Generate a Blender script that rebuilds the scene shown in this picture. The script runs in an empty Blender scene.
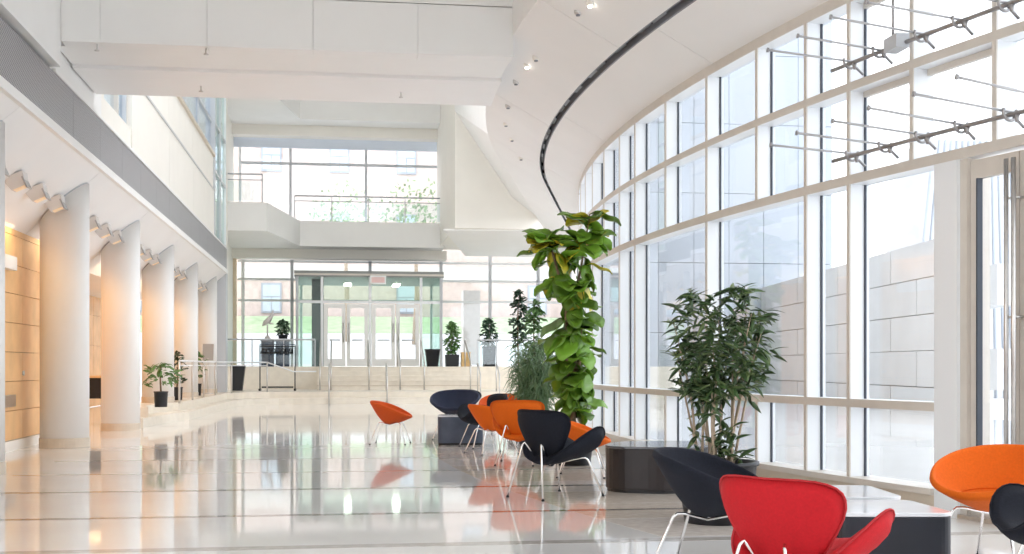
import bpy, bmesh, math, random
from mathutils import Vector, Matrix
random.seed(7)
SC = bpy.context.scene
COL = SC.collection
# ------------------------------------------------------------------ camera
FPX, CX, HY, CAMH = 1220.0, 512.0, 366.0, 1.15
YAW = math.atan((512 - 340) / FPX)
cd = bpy.data.cameras.new('camera'); cam = bpy.data.objects.new('camera', cd); COL.objects.link(cam)
cam.location = (0, 0, CAMH); cam.rotation_euler = (math.pi / 2, 0, -YAW)
cd.sensor_width = 36; cd.lens = FPX / 1024 * 36; cd.shift_y = (HY - 277) / 1024
cd.clip_start = .1; cd.clip_end = 500
SC.camera = cam
# ------------------------------------------------------------------ world: bright overcast sky
w = bpy.data.worlds.new('overcast'); SC.world = w; w.use_nodes = True
wb = w.node_tree.nodes['Background']; wb.inputs[0].default_value = (.94, .965, 1, 1); wb.inputs[1].default_value = 1.0
SC.view_settings.view_transform = 'Standard'; SC.view_settings.look = 'None'
SC.view_settings.gamma = 1; SC.view_settings.use_curve_mapping = False
SC.view_settings.exposure = 1.75
SC.cycles.max_bounces = 12; SC.cycles.diffuse_bounces = 6; SC.cycles.glossy_bounces = 5
SC.cycles.transparent_max_bounces = 24; SC.cycles.transmission_bounces = 6
SC.cycles.caustics_reflective = False; SC.cycles.caustics_refractive = False
SC.cycles.use_denoising = True
SC.cycles.sample_clamp_indirect = 6

# ------------------------------------------------------------------ helpers
SN, CS = math.sin(YAW), math.cos(YAW)
def px(x, y, X=None, Y=None, Z=None, D=None):
    """world point on the ray of a picture position, at a known world X, Y, height Z or camera depth D"""
    u = (x - CX) / FPX; v = (HY - y) / FPX
    dx, dy, dz = SN + u * CS, CS - u * SN, v
    if D is not None: t = D
    elif Y is not None: t = Y / dy
    elif X is not None: t = X / dx
    else: t = (Z - CAMH) / dz
    return Vector((dx * t, dy * t, CAMH + dz * t))

MATS = {}
def mat(name, col, rough=.6, metal=0., var=0., scale=6., bump=0., bscale=60., spec=.5, sheen=0., emit=None, es=1.):
    if name in MATS: return MATS[name]
    m = bpy.data.materials.new(name); m.use_nodes = True; MATS[name] = m
    nt = m.node_tree; b = nt.nodes['Principled BSDF']
    b.inputs['Base Color'].default_value = (*col, 1); b.inputs['Roughness'].default_value = rough
    b.inputs['Metallic'].default_value = metal; b.inputs['Specular IOR Level'].default_value = spec
    if sheen: b.inputs['Sheen Weight'].default_value = sheen; b.inputs['Sheen Roughness'].default_value = .4
    if emit: b.inputs['Emission Color'].default_value = (*emit, 1); b.inputs['Emission Strength'].default_value = es
    if var or bump:
        tc = nt.nodes.new('ShaderNodeTexCoord')
    if var:
        n = nt.nodes.new('ShaderNodeTexNoise'); n.inputs['Scale'].default_value = scale; n.inputs['Detail'].default_value = 5
        nt.links.new(tc.outputs['Object'], n.inputs['Vector'])
        r = nt.nodes.new('ShaderNodeValToRGB')
        r.color_ramp.elements[0].position = .3; r.color_ramp.elements[1].position = .7
        r.color_ramp.elements[0].color = (*[max(0, c * (1 - var)) for c in col], 1)
        r.color_ramp.elements[1].color = (*[min(1, c * (1 + var)) for c in col], 1)
        nt.links.new(n.outputs['Fac'], r.inputs['Fac']); nt.links.new(r.outputs['Color'], b.inputs['Base Color'])
    if bump:
        n2 = nt.nodes.new('ShaderNodeTexNoise'); n2.inputs['Scale'].default_value = bscale
        nt.links.new(tc.outputs['Object'], n2.inputs['Vector'])
        bp = nt.nodes.new('ShaderNodeBump'); bp.inputs['Strength'].default_value = bump; bp.inputs['Distance'].default_value = .01
        nt.links.new(n2.outputs['Fac'], bp.inputs['Height']); nt.links.new(bp.outputs['Normal'], b.inputs['Normal'])
    return m

def glass_mat(name, tint=(.96, .98, 1.), lo=.035, hi=.75, power=4.5):
    m = bpy.data.materials.new(name); m.use_nodes = True; MATS[name] = m
    nt = m.node_tree; nt.nodes.clear()
    o = nt.nodes.new('ShaderNodeOutputMaterial'); mx = nt.nodes.new('ShaderNodeMixShader')
    t = nt.nodes.new('ShaderNodeBsdfTransparent'); t.inputs[0].default_value = (*tint, 1)
    g = nt.nodes.new('ShaderNodeBsdfGlossy'); g.inputs['Roughness'].default_value = .02; g.inputs[0].default_value = (.95, .97, 1, 1)
    lw = nt.nodes.new('ShaderNodeLayerWeight'); lw.inputs['Blend'].default_value = .5
    p = nt.nodes.new('ShaderNodeMath'); p.operation = 'POWER'; p.inputs[1].default_value = power
    a = nt.nodes.new('ShaderNodeMath'); a.operation = 'MULTIPLY_ADD'; a.inputs[1].default_value = hi; a.inputs[2].default_value = lo
    nt.links.new(lw.outputs['Facing'], p.inputs[0]); nt.links.new(p.outputs[0], a.inputs[0])
    nt.links.new(a.outputs[0], mx.inputs['Fac']); nt.links.new(t.outputs[0], mx.inputs[1]); nt.links.new(g.outputs[0], mx.inputs[2])
    nt.links.new(mx.outputs[0], o.inputs['Surface'])
    return m

WHITE = mat('white_paint', (.86, .855, .84), .55, var=.015, scale=1.5)
CREAM = mat('cream_paint', (.87, .84, .78), .55, var=.02, scale=1.2)
SOFF = mat('soffit_paint', (.87, .86, .85), .6, var=.015, scale=1.)
ALU = mat('white_aluminium', (.84, .86, .88), .35)
ALUF = mat('beige_aluminium', (.66, .61, .55), .4, var=.03)
GASK = mat('dark_gasket', (.05, .06, .08), .6)
GREYF = mat('grey_aluminium', (.55, .57, .6), .4)
CHROME = mat('chrome', (.88, .88, .88), .12, 1.)
RIG = mat('rig_steel', (.36, .35, .35), .35, .8)
STEEL = mat('brushed_steel', (.62, .6, .58), .3, 1., var=.05, scale=30)
WOODM = mat('lit_wood', (.84, .52, .25), .5, var=.1, scale=2.5)
BLACKF = mat('navy_black_fabric', (.0085, .0105, .019), .85, var=.25, scale=90, bump=.25, bscale=350, spec=.3)
NAVYF = mat('navy_fabric', (.022, .028, .055), .8, var=.2, scale=90, bump=.25, bscale=350, spec=.3)
ORANGEF = mat('orange_fabric', (.74, .135, .006), .75, var=.06, scale=80, bump=.2, bscale=350, spec=.25)
REDORF = mat('rust_orange_fabric', (.6, .085, .01), .75, var=.06, scale=80, bump=.2, bscale=350, spec=.25)
REDF = mat('red_fabric', (.46, .008, .014), .75, var=.08, scale=80, bump=.2, bscale=350, spec=.25)
REDP = mat('dark_red_piping', (.4, .01, .015), .8)
TABLE = mat('dark_table_side', (.02, .014, .015), .45, var=.15, scale=8)
NTABLE = mat('navy_table_side', (.009, .011, .02), .5, var=.15, scale=8)
GTABLE = mat('slate_table_side', (.07, .09, .135), .35, var=.12, scale=8)
TTOP = mat('laminate_reflection_pale', (.7, .72, .76), .1, var=.04, spec=.8)  # laminate base colour whitened to stand in for the window reflection
TTOPD = mat('dark_table_top', (.1, .1, .11), .1, var=.04, spec=.8)
BLACK = mat('black_plastic', (.012, .013, .016), .5)
DKBLUE = mat('dark_blue_panel', (.03, .05, .09), .45, var=.1)
POTM = mat('charcoal_pot', (.02, .022, .028), .45, var=.1)
SOIL = mat('soil', (.05, .035, .022), .95, var=.3, scale=40)
STONE = mat('cream_stone', (.8, .74, .64), .28, var=.05, scale=5)
STONE2 = mat('beige_stone', (.62, .54, .44), .35, var=.06, scale=5)
GLASS = glass_mat('window_glass')
GLASSG = glass_mat('green_glass', (.8, .9, .86), .05, .75)
GLASSB = glass_mat('blue_tint_glass', (.86, .92, .97), .05, .8)
RAILG = glass_mat('railing_glass', (.9, .95, .95), .06, .7)
STEM = mat('bark', (.23, .16, .1), .85, var=.25, scale=20, bump=.5)
STEML = mat('pale_bark', (.42, .33, .24), .85, var=.2, scale=20, bump=.5)

def leaf_mat(name, col, var=.25, rough=.4, spec=.5):
    m = mat(name, col, rough, spec=spec)
    nt = m.node_tree; b = nt.nodes['Principled BSDF']
    oi = nt.nodes.new('ShaderNodeObjectInfo'); tc = nt.nodes.new('ShaderNodeTexCoord')
    n = nt.nodes.new('ShaderNodeTexNoise'); n.inputs['Scale'].default_value = 5
    nt.links.new(tc.outputs['Object'], n.inputs['Vector'])
    ad = nt.nodes.new('ShaderNodeMath'); ad.operation = 'ADD'
    nt.links.new(oi.outputs['Random'], ad.inputs[0]); nt.links.new(n.outputs['Fac'], ad.inputs[1])
    mr = nt.nodes.new('ShaderNodeMapRange'); mr.inputs['From Min'].default_value = .3; mr.inputs['From Max'].default_value = 1.7
    nt.links.new(ad.outputs[0], mr.inputs['Value'])
    r = nt.nodes.new('ShaderNodeValToRGB')
    r.color_ramp.elements[0].color = (*[c * (1 - var) for c in col], 1); r.color_ramp.elements[1].color = (*[min(1, c * (1 + var)) for c in col], 1)
    nt.links.new(mr.outputs[0], r.inputs['Fac']); nt.links.new(r.outputs['Color'], b.inputs['Base Color'])
    b.inputs['Transmission Weight'].default_value = 0
    b.inputs['Subsurface Weight'].default_value = 0
    return m
FIGL = leaf_mat('fig_leaf', (.14, .28, .025), .6, .35)
FIGY = leaf_mat('fig_leaf_yellow', (.55, .48, .03), .25, .4)
SHRL = leaf_mat('shrub_leaf', (.062, .12, .04), .55, .35)
SHRL2 = leaf_mat('shrub_leaf_pale', (.14, .2, .075), .4, .35)
BAML = leaf_mat('bamboo_leaf', (.13, .22, .1), .45, .4)
DRKL = leaf_mat('dark_leaf', (.03, .075, .035), .4, .4)
MIDL = leaf_mat('mid_leaf', (.09, .19, .05), .4, .4)

class MB:
    """collects shapes, then links them as one mesh object"""
    def __init__(s): s.v = []; s.f = []; s.sm = []
    def add(s, vs, fs, smooth=False):
        o = len(s.v); s.v += [tuple(v) for v in vs]; s.f += [tuple(i + o for i in f) for f in fs]; s.sm += [smooth] * len(fs); return s
    def box(s, a, b):
        (x0, y0, z0), (x1, y1, z1) = a, b
        if x0 > x1: x0, x1 = x1, x0
        if y0 > y1: y0, y1 = y1, y0
        if z0 > z1: z0, z1 = z1, z0
        return s.add([(x0, y0, z0), (x1, y0, z0), (x1, y1, z0), (x0, y1, z0), (x0, y0, z1), (x1, y0, z1), (x1, y1, z1), (x0, y1, z1)],
                     [(3, 2, 1, 0), (4, 5, 6, 7), (0, 1, 5, 4), (1, 2, 6, 5), (2, 3, 7, 6), (3, 0, 4, 7)])
    def prism(s, poly, z0, z1):
        n = len(poly)
        vs = [(p[0], p[1], z0) for p in poly] + [(p[0], p[1], z1) for p in poly]
        fs = [tuple(range(n - 1, -1, -1)), tuple(range(n, 2 * n))] + [(i, (i + 1) % n, n + (i + 1) % n, n + i) for i in range(n)]
        return s.add(vs, fs)
    def hexa(s, a, b):
        """two quads (4 points each) joined to a solid"""
        return s.add(list(a) + list(b), [(3, 2, 1, 0), (4, 5, 6, 7), (0, 1, 5, 4), (1, 2, 6, 5), (2, 3, 7, 6), (3, 0, 4, 7)])
    def tube(s, pts, r, n=8, cap=True):
        pts = [Vector(p) for p in pts]; m = len(pts)
        rr = r if isinstance(r, (list, tuple)) else [r] * m
        rings = []; prev = None
        for i, p in enumerate(pts):
            d = (pts[min(i + 1, m - 1)] - pts[max(i - 1, 0)]).normalized()
            if prev is None:
                up = Vector((0, 0, 1)) if abs(d.z) < .9 else Vector((1, 0, 0)); a = d.cross(up).normalized()
            else:
                a = (prev - d * prev.dot(d)).normalized()
            prev = a; b = d.cross(a)
            rings.append([p + (a * math.cos(2 * math.pi * k / n) + b * math.sin(2 * math.pi * k / n)) * rr[i] for k in range(n)])
        vs = [v for R in rings for v in R]
        fs = [(i * n + k, i * n + (k + 1) % n, (i + 1) * n + (k + 1) % n, (i + 1) * n + k) for i in range(m - 1) for k in range(n)]
        s.add(vs, fs, True)
        if cap:
            o = len(s.v) - len(vs)
            s.f += [tuple(o + k for k in range(n - 1, -1, -1)), tuple(o + (m - 1) * n + k for k in range(n))]; s.sm += [False, False]
        return s
    def lathe(s, prof, n=28, c=(0, 0, 0), smooth=True):
        vs = []; 
        for r, z in prof:
            vs += [(c[0] + r * math.cos(2 * math.pi * k / n), c[1] + r * math.sin(2 * math.pi * k / n), c[2] + z) for k in range(n)]
        m = len(prof)
        fs = [(i * n + k, i * n + (k + 1) % n, (i + 1) * n + (k + 1) % n, (i + 1) * n + k) for i in range(m - 1) for k in range(n)]
        fs += [tuple(range(n - 1, -1, -1)), tuple((m - 1) * n + k for k in range(n))]
        return s.add(vs, fs, smooth)
    def strip(s, la, lb, th):
        """curved plate between two polylines of points, thickness th along +z"""
        n = len(la)
        vs = [Vector(p) for p in la] + [Vector(p) for p in lb] + [Vector(p) + Vector((0, 0, th)) for p in la] + [Vector(p) + Vector((0, 0, th)) for p in lb]
        fs = []
        for i in range(n - 1):
            fs += [(i, n + i, n + i + 1, i + 1), (2 * n + i, 2 * n + i + 1, 3 * n + i + 1, 3 * n + i),
                   (i, i + 1, 2 * n + i + 1, 2 * n + i), (n + i, 3 * n + i, 3 * n + i + 1, n + i + 1)]
        fs += [(0, 2 * n, 3 * n, n), (n - 1, 2 * n - 1, 4 * n - 1, 3 * n - 1)]
        return s.add(vs, fs)
    def mesh(s, name):
        me = bpy.data.meshes.new(name); me.from_pydata(s.v, [], s.f)
        me.polygons.foreach_set('use_smooth', s.sm)
        bm = bmesh.new(); bm.from_mesh(me); bmesh.ops.recalc_face_normals(bm, faces=bm.faces); bm.to_mesh(me); bm.free()
        me.update(); return me
    def build(s, name, m, parent=None, bevel=0., sharp=None):
        me = s.mesh(name); o = bpy.data.objects.new(name, me); COL.objects.link(o)
        me.materials.append(m)
        if parent: o.parent = parent
        if bevel:
            b = o.modifiers.new('bevel', 'BEVEL'); b.width = bevel; b.segments = 2; b.limit_method = 'ANGLE'
        return o
def inst(me, name, parent=None, loc=None, rot=None, scale=None, mtx=None):
    o = bpy.data.objects.new(name, me); COL.objects.link(o)
    if parent: o.parent = parent
    if mtx is not None: o.matrix_local = mtx
    else:
        if loc is not None: o.location = loc
        if rot is not None: o.rotation_euler = rot
        if scale is not None: o.scale = scale
    return o
def tag(o, label=None, cat=None, group=None, kind=None):
    if label: o['label'] = label
    if cat: o['category'] = cat
    if group: o['group'] = group
    if kind: o['kind'] = kind
    return o
def empty(name, loc=(0, 0, 0), rz=0., kind=None):
    o = bpy.data.objects.new(name, None); COL.objects.link(o); o.location = loc; o.rotation_euler = (0, 0, rz)
    o.empty_display_size = .1
    if kind: o['kind'] = kind
    return o
def struct(o, label=None):
    o['kind'] = 'structure'
    if label: o['label'] = label
    return o

# the curved glass wall in plan: an arc about (WCX, WCY), then its tangent
WCX, WCY, WR = 35.76, 16.0, 32.0
YT = 23.9
def arc(Y, off=0.):
    """point at depth Y on the curve 'off' metres to the hall side of the wall line"""
    R = WR + off
    if Y <= YT:
        return Vector((WCX - math.sqrt(R * R - (Y - WCY) ** 2), Y, 0))
    q = WCX - math.sqrt(R * R - (YT - WCY) ** 2); sl = (YT - WCY) / math.sqrt(R * R - (YT - WCY) ** 2)
    return Vector((q + sl * (Y - YT), Y, 0))
def outn(Y):
    p = arc(min(Y, YT)); return (Vector((WCX, WCY, 0)) - p).normalized()
def arc_at_px(x):
    lo, hi = 5.0, 22.2
    u = (x - CX) / FPX; k = (SN + u * CS) / (CS - u * SN)
    f = lambda Y: arc(Y).x - k * Y
    for _ in range(60):
        mid = (lo + hi) / 2
        if f(mid) > 0: lo = mid
        else: hi = mid
    return lo
Z_SILL, Z_RAIL, Z_T1, Z_T2, Z_T3 = .20, .833, 2.75, 3.55, 4.33

# ================================================================== floor
floor_m = bpy.data.materials.new('polished_floor'); floor_m.use_nodes = True
nt = floor_m.node_tree; b = nt.nodes['Principled BSDF']
tc = nt.nodes.new('ShaderNodeTexCoord')
n1 = nt.nodes.new('ShaderNodeTexNoise'); n1.inputs['Scale'].default_value = .8; n1.inputs['Detail'].default_value = 6
n2 = nt.nodes.new('ShaderNodeTexNoise'); n2.inputs['Scale'].default_value = 90
nt.links.new(tc.outputs['Object'], n1.inputs['Vector']); nt.links.new(tc.outputs['Object'], n2.inputs['Vector'])
r1 = nt.nodes.new('ShaderNodeValToRGB'); r1.color_ramp.elements[0].position = .3; r1.color_ramp.elements[1].position = .7
r1.color_ramp.elements[0].color = (.80, .785, .765, 1); r1.color_ramp.elements[1].color = (.86, .85, .84, 1)
mx = nt.nodes.new('ShaderNodeMix'); mx.data_type = 'RGBA'; mx.inputs[0].default_value = .12
nt.links.new(n1.outputs['Fac'], r1.inputs['Fac']); nt.links.new(r1.outputs['Color'], mx.inputs[6]); nt.links.new(n2.outputs['Color'], mx.inputs[7])
nt.links.new(mx.outputs[2], b.inputs['Base Color'])
b.inputs['Roughness'].default_value = .05; b.inputs['Specular IOR Level'].default_value = .62
def polished(name, c):
    return mat(name, c, .06, var=.12, scale=14, spec=.6)
TAN = polished('tan_terrazzo', (.75, .66, .57)); DKST = polished('dark_terrazzo', (.3, .26, .23)); ROSE = polished('rose_terrazzo', (.79, .72, .66))
GRST = polished('grey_terrazzo', (.52, .49, .46))
fl = struct(MB().box((-9, -4, -.2), (14, 52, 0)).build('floor', floor_m), 'polished cream terrazzo hall floor mirroring columns and windows')
zi = .0012
for yy, hw, m_ in ((7.85, .075, GRST), (9.55, .05, DKST), (11.55, .06, DKST), (13.4, .045, GRST), (15.3, .04, GRST), (17.3, .04, GRST), (19.4, .04, GRST), (21.6, .04, GRST), (24, .05, GRST), (27, .05, GRST), (30.5, .05, GRST)):
    MB().box((-3.4, yy - hw, -.01), (arc(yy, .06).x, yy + hw, zi)).build('inlay_strip', m_, fl)
ys = [6 + i * .5 for i in range(37)]
for i in range(12):                       # a tan band that follows the curved wall, slab by slab
    y0, y1 = 8.0 + i * 1.0, 8.0 + (i + 1) * 1.0
    seg = [y0 + .004 + k * (y1 - y0 - .008) / 4 for k in range(5)]
    MB().strip([arc(y, 2.55) + Vector((0, 0, -.008)) for y in seg], [arc(y, 1.0) + Vector((0, 0, -.008)) for y in seg], .0085).build('band_slab', TAN if i % 3 else ROSE, fl)
struct(MB().box((-9, -4.3, -.2), (9, -4.0, 8.5)).build('wall_rear_added', WHITE), 'plain white wall added unseen behind the camera to hold back sky light')  # added out of view to stop open sky lighting the hall from behind
# ================================================================== left colonnade
XF = -3.38; Z_FB = 3.94; COLX = -3.895; COLR = .335
SL = .88
def soff_z(X): return CAMH + 2.64 + (X + 3.56) * SL
COLY = [13.05 + 4.5 * i for i in range(6)]
col_words = ['white round column cut by the left edge of the picture', 'nearest whole white column, in front of the warm wood wall',
             'second whole white column, just before the raised terrace', 'third whole white column, behind the first potted plant',
             'fourth whole white column, thin, rising behind terrace plants', 'farthest white column, beside the grey pier']
colY = []
for i in range(6):
    xr = [4, 89, 140, 174, 198, 217][i]
    Yc = px(xr, 366, X=-3.56).y
    colY.append(Yc)
    t = empty('round_column', (COLX, Yc, 0 if i < 3 else .36))
    tag(t, col_words[i], 'column', 'colonnade of white columns')
    n = 40; zb = 0 if i < 3 else .36
    mb = MB(); vs = []
    for k in range(n):
        a = 2 * math.pi * k / n; vs.append((COLR * math.cos(a), COLR * math.sin(a), .13))
    for k in range(n):
        a = 2 * math.pi * k / n; x = COLR * math.cos(a); vs.append((x, COLR * math.sin(a), soff_z(COLX + x) - zb - .03))
    mb.add(vs, [(k, (k + 1) % n, n + (k + 1) % n, n + k) for k in range(n)], True)
    mb.f += [tuple(range(n - 1, -1, -1)), tuple(range(n, 2 * n))]; mb.sm += [False, False]
    mb.build('shaft', WHITE, t)
    MB().lathe([(COLR + .012, 0), (COLR + .012, .125), (COLR, .13)], 40, smooth=False).build('base_ring', STONE2, t)
    mb = MB(); vs = []
    for dz in (-.03, .03):
        for k in range(n):
            a = 2 * math.pi * k / n; x = (COLR - .015) * math.cos(a); vs.append((x, (COLR - .015) * math.sin(a), soff_z(COLX + x) - zb + dz))
    mb.add(vs, [(k, (k + 1) % n, n + (k + 1) % n, n + k) for k in range(n)] + [tuple(range(n - 1, -1, -1)), tuple(range(n, 2 * n))])
    mb.build('shadow_joint', GREYF, t)
YE = 37.6                                   # the far end of the left side
# sloping soffit over the colonnade, one slab for each bay
so = struct(empty('ceiling_colonnade'), 'sloping white soffit over the colonnade')
edges_y = [2.0, 6.3] + [ (colY[i] + colY[i + 1]) / 2 - 2.2 for i in range(5)] + [colY[5] - 2.2, YE]
edges_y = [2.0] + [colY[0] - 4.5] + colY + [YE]
for a_, c_ in zip(edges_y[:-1], edges_y[1:]):
    q = .006
    MB().hexa([(-4.6, a_ + q, soff_z(-4.6)), (XF, a_ + q, soff_z(XF)), (XF, a_ + q, soff_z(XF) + .1), (-4.6, a_ + q, soff_z(-4.6) + .3)],
              [(-4.6, c_ - q, soff_z(-4.6)), (XF, c_ - q, soff_z(XF)), (XF, c_ - q, soff_z(XF) + .1), (-4.6, c_ - q, soff_z(-4.6) + .3)]).build('soffit_slab', SOFF, so)
MB().hexa([(-4.7, 2, soff_z(-4.6) + .31), (XF - .08, 2, soff_z(XF) + .11), (XF - .08, 2, 4.7), (-4.7, 2, 4.7)], [(-4.7, YE, soff_z(-4.6) + .31), (XF - .08, YE, soff_z(XF) + .11), (XF - .08, YE, 4.7), (-4.7, YE, 4.7)]).build('backing', SOFF, so)
# fascia lip and perforated grille band
lip = struct(MB().box((XF - .1, 2, Z_FB - .01), (XF + .04, YE, Z_FB + .10)).build('trim_1', WHITE), 'thin white lip along the foot of the perforated band')
pm = bpy.data.materials.new('perforated_metal'); pm.use_nodes = True
nt = pm.node_tree; b = nt.nodes['Principled BSDF']; b.inputs['Roughness'].default_value = .38; b.inputs['Metallic'].default_value = .35
tc = nt.nodes.new('ShaderNodeTexCoord'); sx = nt.nodes.new('ShaderNodeSeparateXYZ'); nt.links.new(tc.outputs['Object'], sx.inputs[0])
def wave(axis, fr):
    m1 = nt.nodes.new('ShaderNodeMath'); m1.operation = 'MULTIPLY'; m1.inputs[1].default_value = fr
    m2 = nt.nodes.new('ShaderNodeMath'); m2.operation = 'SINE'
    nt.links.new(sx.outputs[axis], m1.inputs[0]); nt.links.new(m1.outputs[0], m2.inputs[0]); return m2
a1, a2 = wave('Y', 2 * math.pi / .055), wave('Z', 2 * math.pi / .045)
mm = nt.nodes.new('ShaderNodeMath'); mm.operation = 'MULTIPLY'; nt.links.new(a1.outputs[0], mm.inputs[0]); nt.links.new(a2.outputs[0], mm.inputs[1])
r1 = nt.nodes.new('ShaderNodeValToRGB'); r1.color_ramp.elements[0].position = .25; r1.color_ramp.elements[1].position = .45
r1.color_ramp.elements[0].color = (.40, .40, .42, 1); r1.color_ramp.elements[1].color = (.05, .05, .055, 1)
nt.links.new(mm.outputs[0], r1.inputs['Fac']); nt.links.new(r1.outputs['Color'], b.inputs['Base Color'])
gr = struct(empty('wall_grille'), 'grey perforated metal band above the colonnade')
ng = 20; L = (YE - 2) / ng
pmesh = None
for i in range(ng):
    y0 = 2 + i * L
    o = MB().box((XF - .06, y0 + .003, Z_FB + .10), (XF, y0 + L - .003, 4.66)).build('perforated_panel', pm, gr)
MB().box((XF - .10, 2, Z_FB + .1), (XF - .07, YE, 4.7)).build('backing', GASK, gr)
# upper left: bulkhead near, parapet and clerestory far
YBM0, YBM1 = px(61, 40, X=-3.30).y, 0
bulk = struct(empty('wall_bulkhead'), 'plain white bulkhead at the upper left corner')
for a_, c_ in ((2, 6.2), (6.2, 10.4), (10.4, YBM0)):
    MB().box((-4.3, a_ + .005, 4.72), (-3.30, c_ - .005, 8.5)).build('panel', WHITE, bulk)
par = struct(empty('wall_parapet'), 'white upper wall with a ledge and a grey groove shade above the perforated band')
YB2 = 18.6
win_y0, win_y1 = px(104, 110, X=-3.45).y, px(131, 110, X=-3.45).y
MB().box((-4.3, YBM0 + .01, 4.70), (-3.45, win_y0 - .2, 8.5)).build('wall_panel', WHITE, par)
MB().box((-4.3, win_y0 - .2, 4.70), (-3.45, win_y0, 6.9)).build('jamb', CREAM, par)
MB().box((-4.3, win_y0, 4.70), (-3.45, win_y1, 5.1)).build('wall_panel', CREAM, par)
YG = 34.4
for k, (a_, c_) in enumerate(zip([win_y1, 25.5, 29.6], [25.5, 29.6, YG])):
    MB().box((-4.3, a_ + .006, 4.70), (-3.43, c_ - .006, 5.965)).build('wall_panel', CREAM, par)
    MB().box((-4.3, a_ + .006, 6.005), (-3.45, c_ - .006, 6.9)).build('wall_panel', CREAM, par)
MB().box((-4.3, win_y1, 5.965), (-3.405, YG, 6.005)).build('groove_shade', mat('groove_shade_grey', (.6, .6, .6), .5), par)  # grey strip standing in for the shadow line of a wall groove
MB().box((-4.3, win_y1, 6.9), (-3.39, YG, 6.98)).build('ledge', STONE2, par)
MB().box((-4.3, win_y0, 6.9), (-3.45, win_y1, 8.5)).build('wall_panel', CREAM, par)
MB().box((XF - .05, YBM0, 4.66), (XF + .02, YE, 4.70)).build('drip_edge', WHITE, par)
wn = struct(empty('window_1'), 'narrow upper window in the white left wall under the beam')
MB().box((-3.60, win_y0 + .08, 5.16), (-3.58, win_y1 - .08, 6.84)).build('pane', GLASSB, wn)
for a_ in (win_y0, win_y1 - .08, (win_y0 * .35 + win_y1 * .65)):
    MB().box((-3.62, a_, 5.1), (-3.52, a_ + .08, 6.9)).build('frame_bar', ALUF if a_ < win_y1 - .5 else GREYF, wn)
MB().box((-3.62, win_y0 + .08, 5.1), (-3.52, win_y1 - .08, 5.16)).build('sill', ALU, wn)
MB().box((-8, win_y0 - 2, 4.75), (-7.9, win_y1 + 4, 8.5)).build('room_behind', GREYF, wn)
cl = struct(empty('window_2'), 'clerestory glazing wrapping the far corner of the upper left wall')
yb = [22.0 + i * 3.1 for i in range(5)]
for i in range(4):
    for (z0, z1) in ((6.98, 7.85), (7.91, 8.9)):
        MB().box((-3.55, yb[i] + .03, z0), (-3.53, yb[i + 1] - .03, z1)).build('pane', GLASSB, cl)
for y in yb: MB().box((-3.6, y - .03, 6.98), (-3.5, y + .03, 9.8)).build('mullion', GREYF, cl)
MB().box((-3.6, 22, 7.85), (-3.49, YG, 7.91)).build('transom', GREYF, cl)
for (a_, c_) in ((YG, 36.0), (36.0, YE)):
    for (z0, z1) in ((4.75, 6.5), (6.56, 7.85), (7.91, 9.8)):
        MB().box((-3.47, a_ + .04, z0), (-3.45, c_ - .04, z1)).build('pane', GLASSG, cl)
for y in (YG, 36.0, YE): MB().box((-3.52, y - .04, 4.7), (-3.40, y + .04, 9.9)).build('mullion', GREYF if y < YE else ALU, cl)
for z in (6.5, 7.85): MB().box((-3.52, YG, z), (-3.41, YE, z + .06)).build('transom', GREYF, cl)
MB().box((-8, 20, 4.72), (-7.9, 44, 12)).build('room_behind', WHITE, cl)
# wood wall behind the columns: planks of 0.4 m
ww = struct(empty('wall_wood'), 'warm lit wood panel wall behind the columns')
YW = 19.2
z = .14; row = 0
while z < 3.0:
    h = .40
    ybr = [6.0, 8.4, 10.8, 13.2, 15.6, 18.0, YW] if row % 2 == 0 else [6.0, 7.2, 9.6, 12.0, 14.4, 16.8, YW]
    for a_, c_ in zip(ybr[:-1], ybr[1:]):
        MB().box((-4.55, a_ + .005, z + .004), (-4.43, c_ - .005, min(z + h - .004, 3.03))).build('panel', WOODM, ww)
    z += h; row += 1
MB().box((-4.75, 6, 0), (-4.56, YW, 3.2)).build('backing', STEM, ww)
MB().box((-4.55, 6, 0), (-4.40, YW, .135)).build('baseboard', CREAM, ww)
MB().box((-4.43, 15.6, .60), (-4.37, 17.4, .76)).build('steel_plate', STEEL, ww)
MB().box((-4.43, 15.6, 2.44), (-4.33, 17.3, 2.62)).build('sign_box', WHITE, ww)
MB().box((-6.9, YW, 0), (-4.75, YW + .12, 3.4)).build('return', WOODM, ww)
MB().tube([(-4.44, 18.0, 1.05), (-4.41, 18.0, 1.05)], .035, 12).build('round_button', STEEL, ww)
w2 = struct(empty('wall_alcove'), 'orange lit back wall of the side passage')
for k in range(8):
    for r in range(4):
        MB().box((-6.95, YW + .13 + k * 2.3, .02 + r * .85), (-6.82, YW + .12 + k * 2.3 + 2.28, .02 + r * .85 + .84)).build('panel', WOODM, w2)
MB().box((-6.9, YW, 3.1), (-4.55, YE, 3.25)).build('passage_ceiling', SOFF, w2)
pier = struct(empty('wall_pier'), 'grey and white pier closing the colonnade')
MB().box((-4.6, YE, .36), (XF - .02, YE + .5, 4.0)).build('grey_face', GREYF, pier)
MB().box((-4.6, YE, 4.0), (XF - .02, YE + .5, 10.4)).build('white_face', CREAM, pier)
MB().box((-4.6, YE + .5, 1.1), (-4.05, 48, 10.4)).build('side_wall', CREAM, pier)
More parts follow.
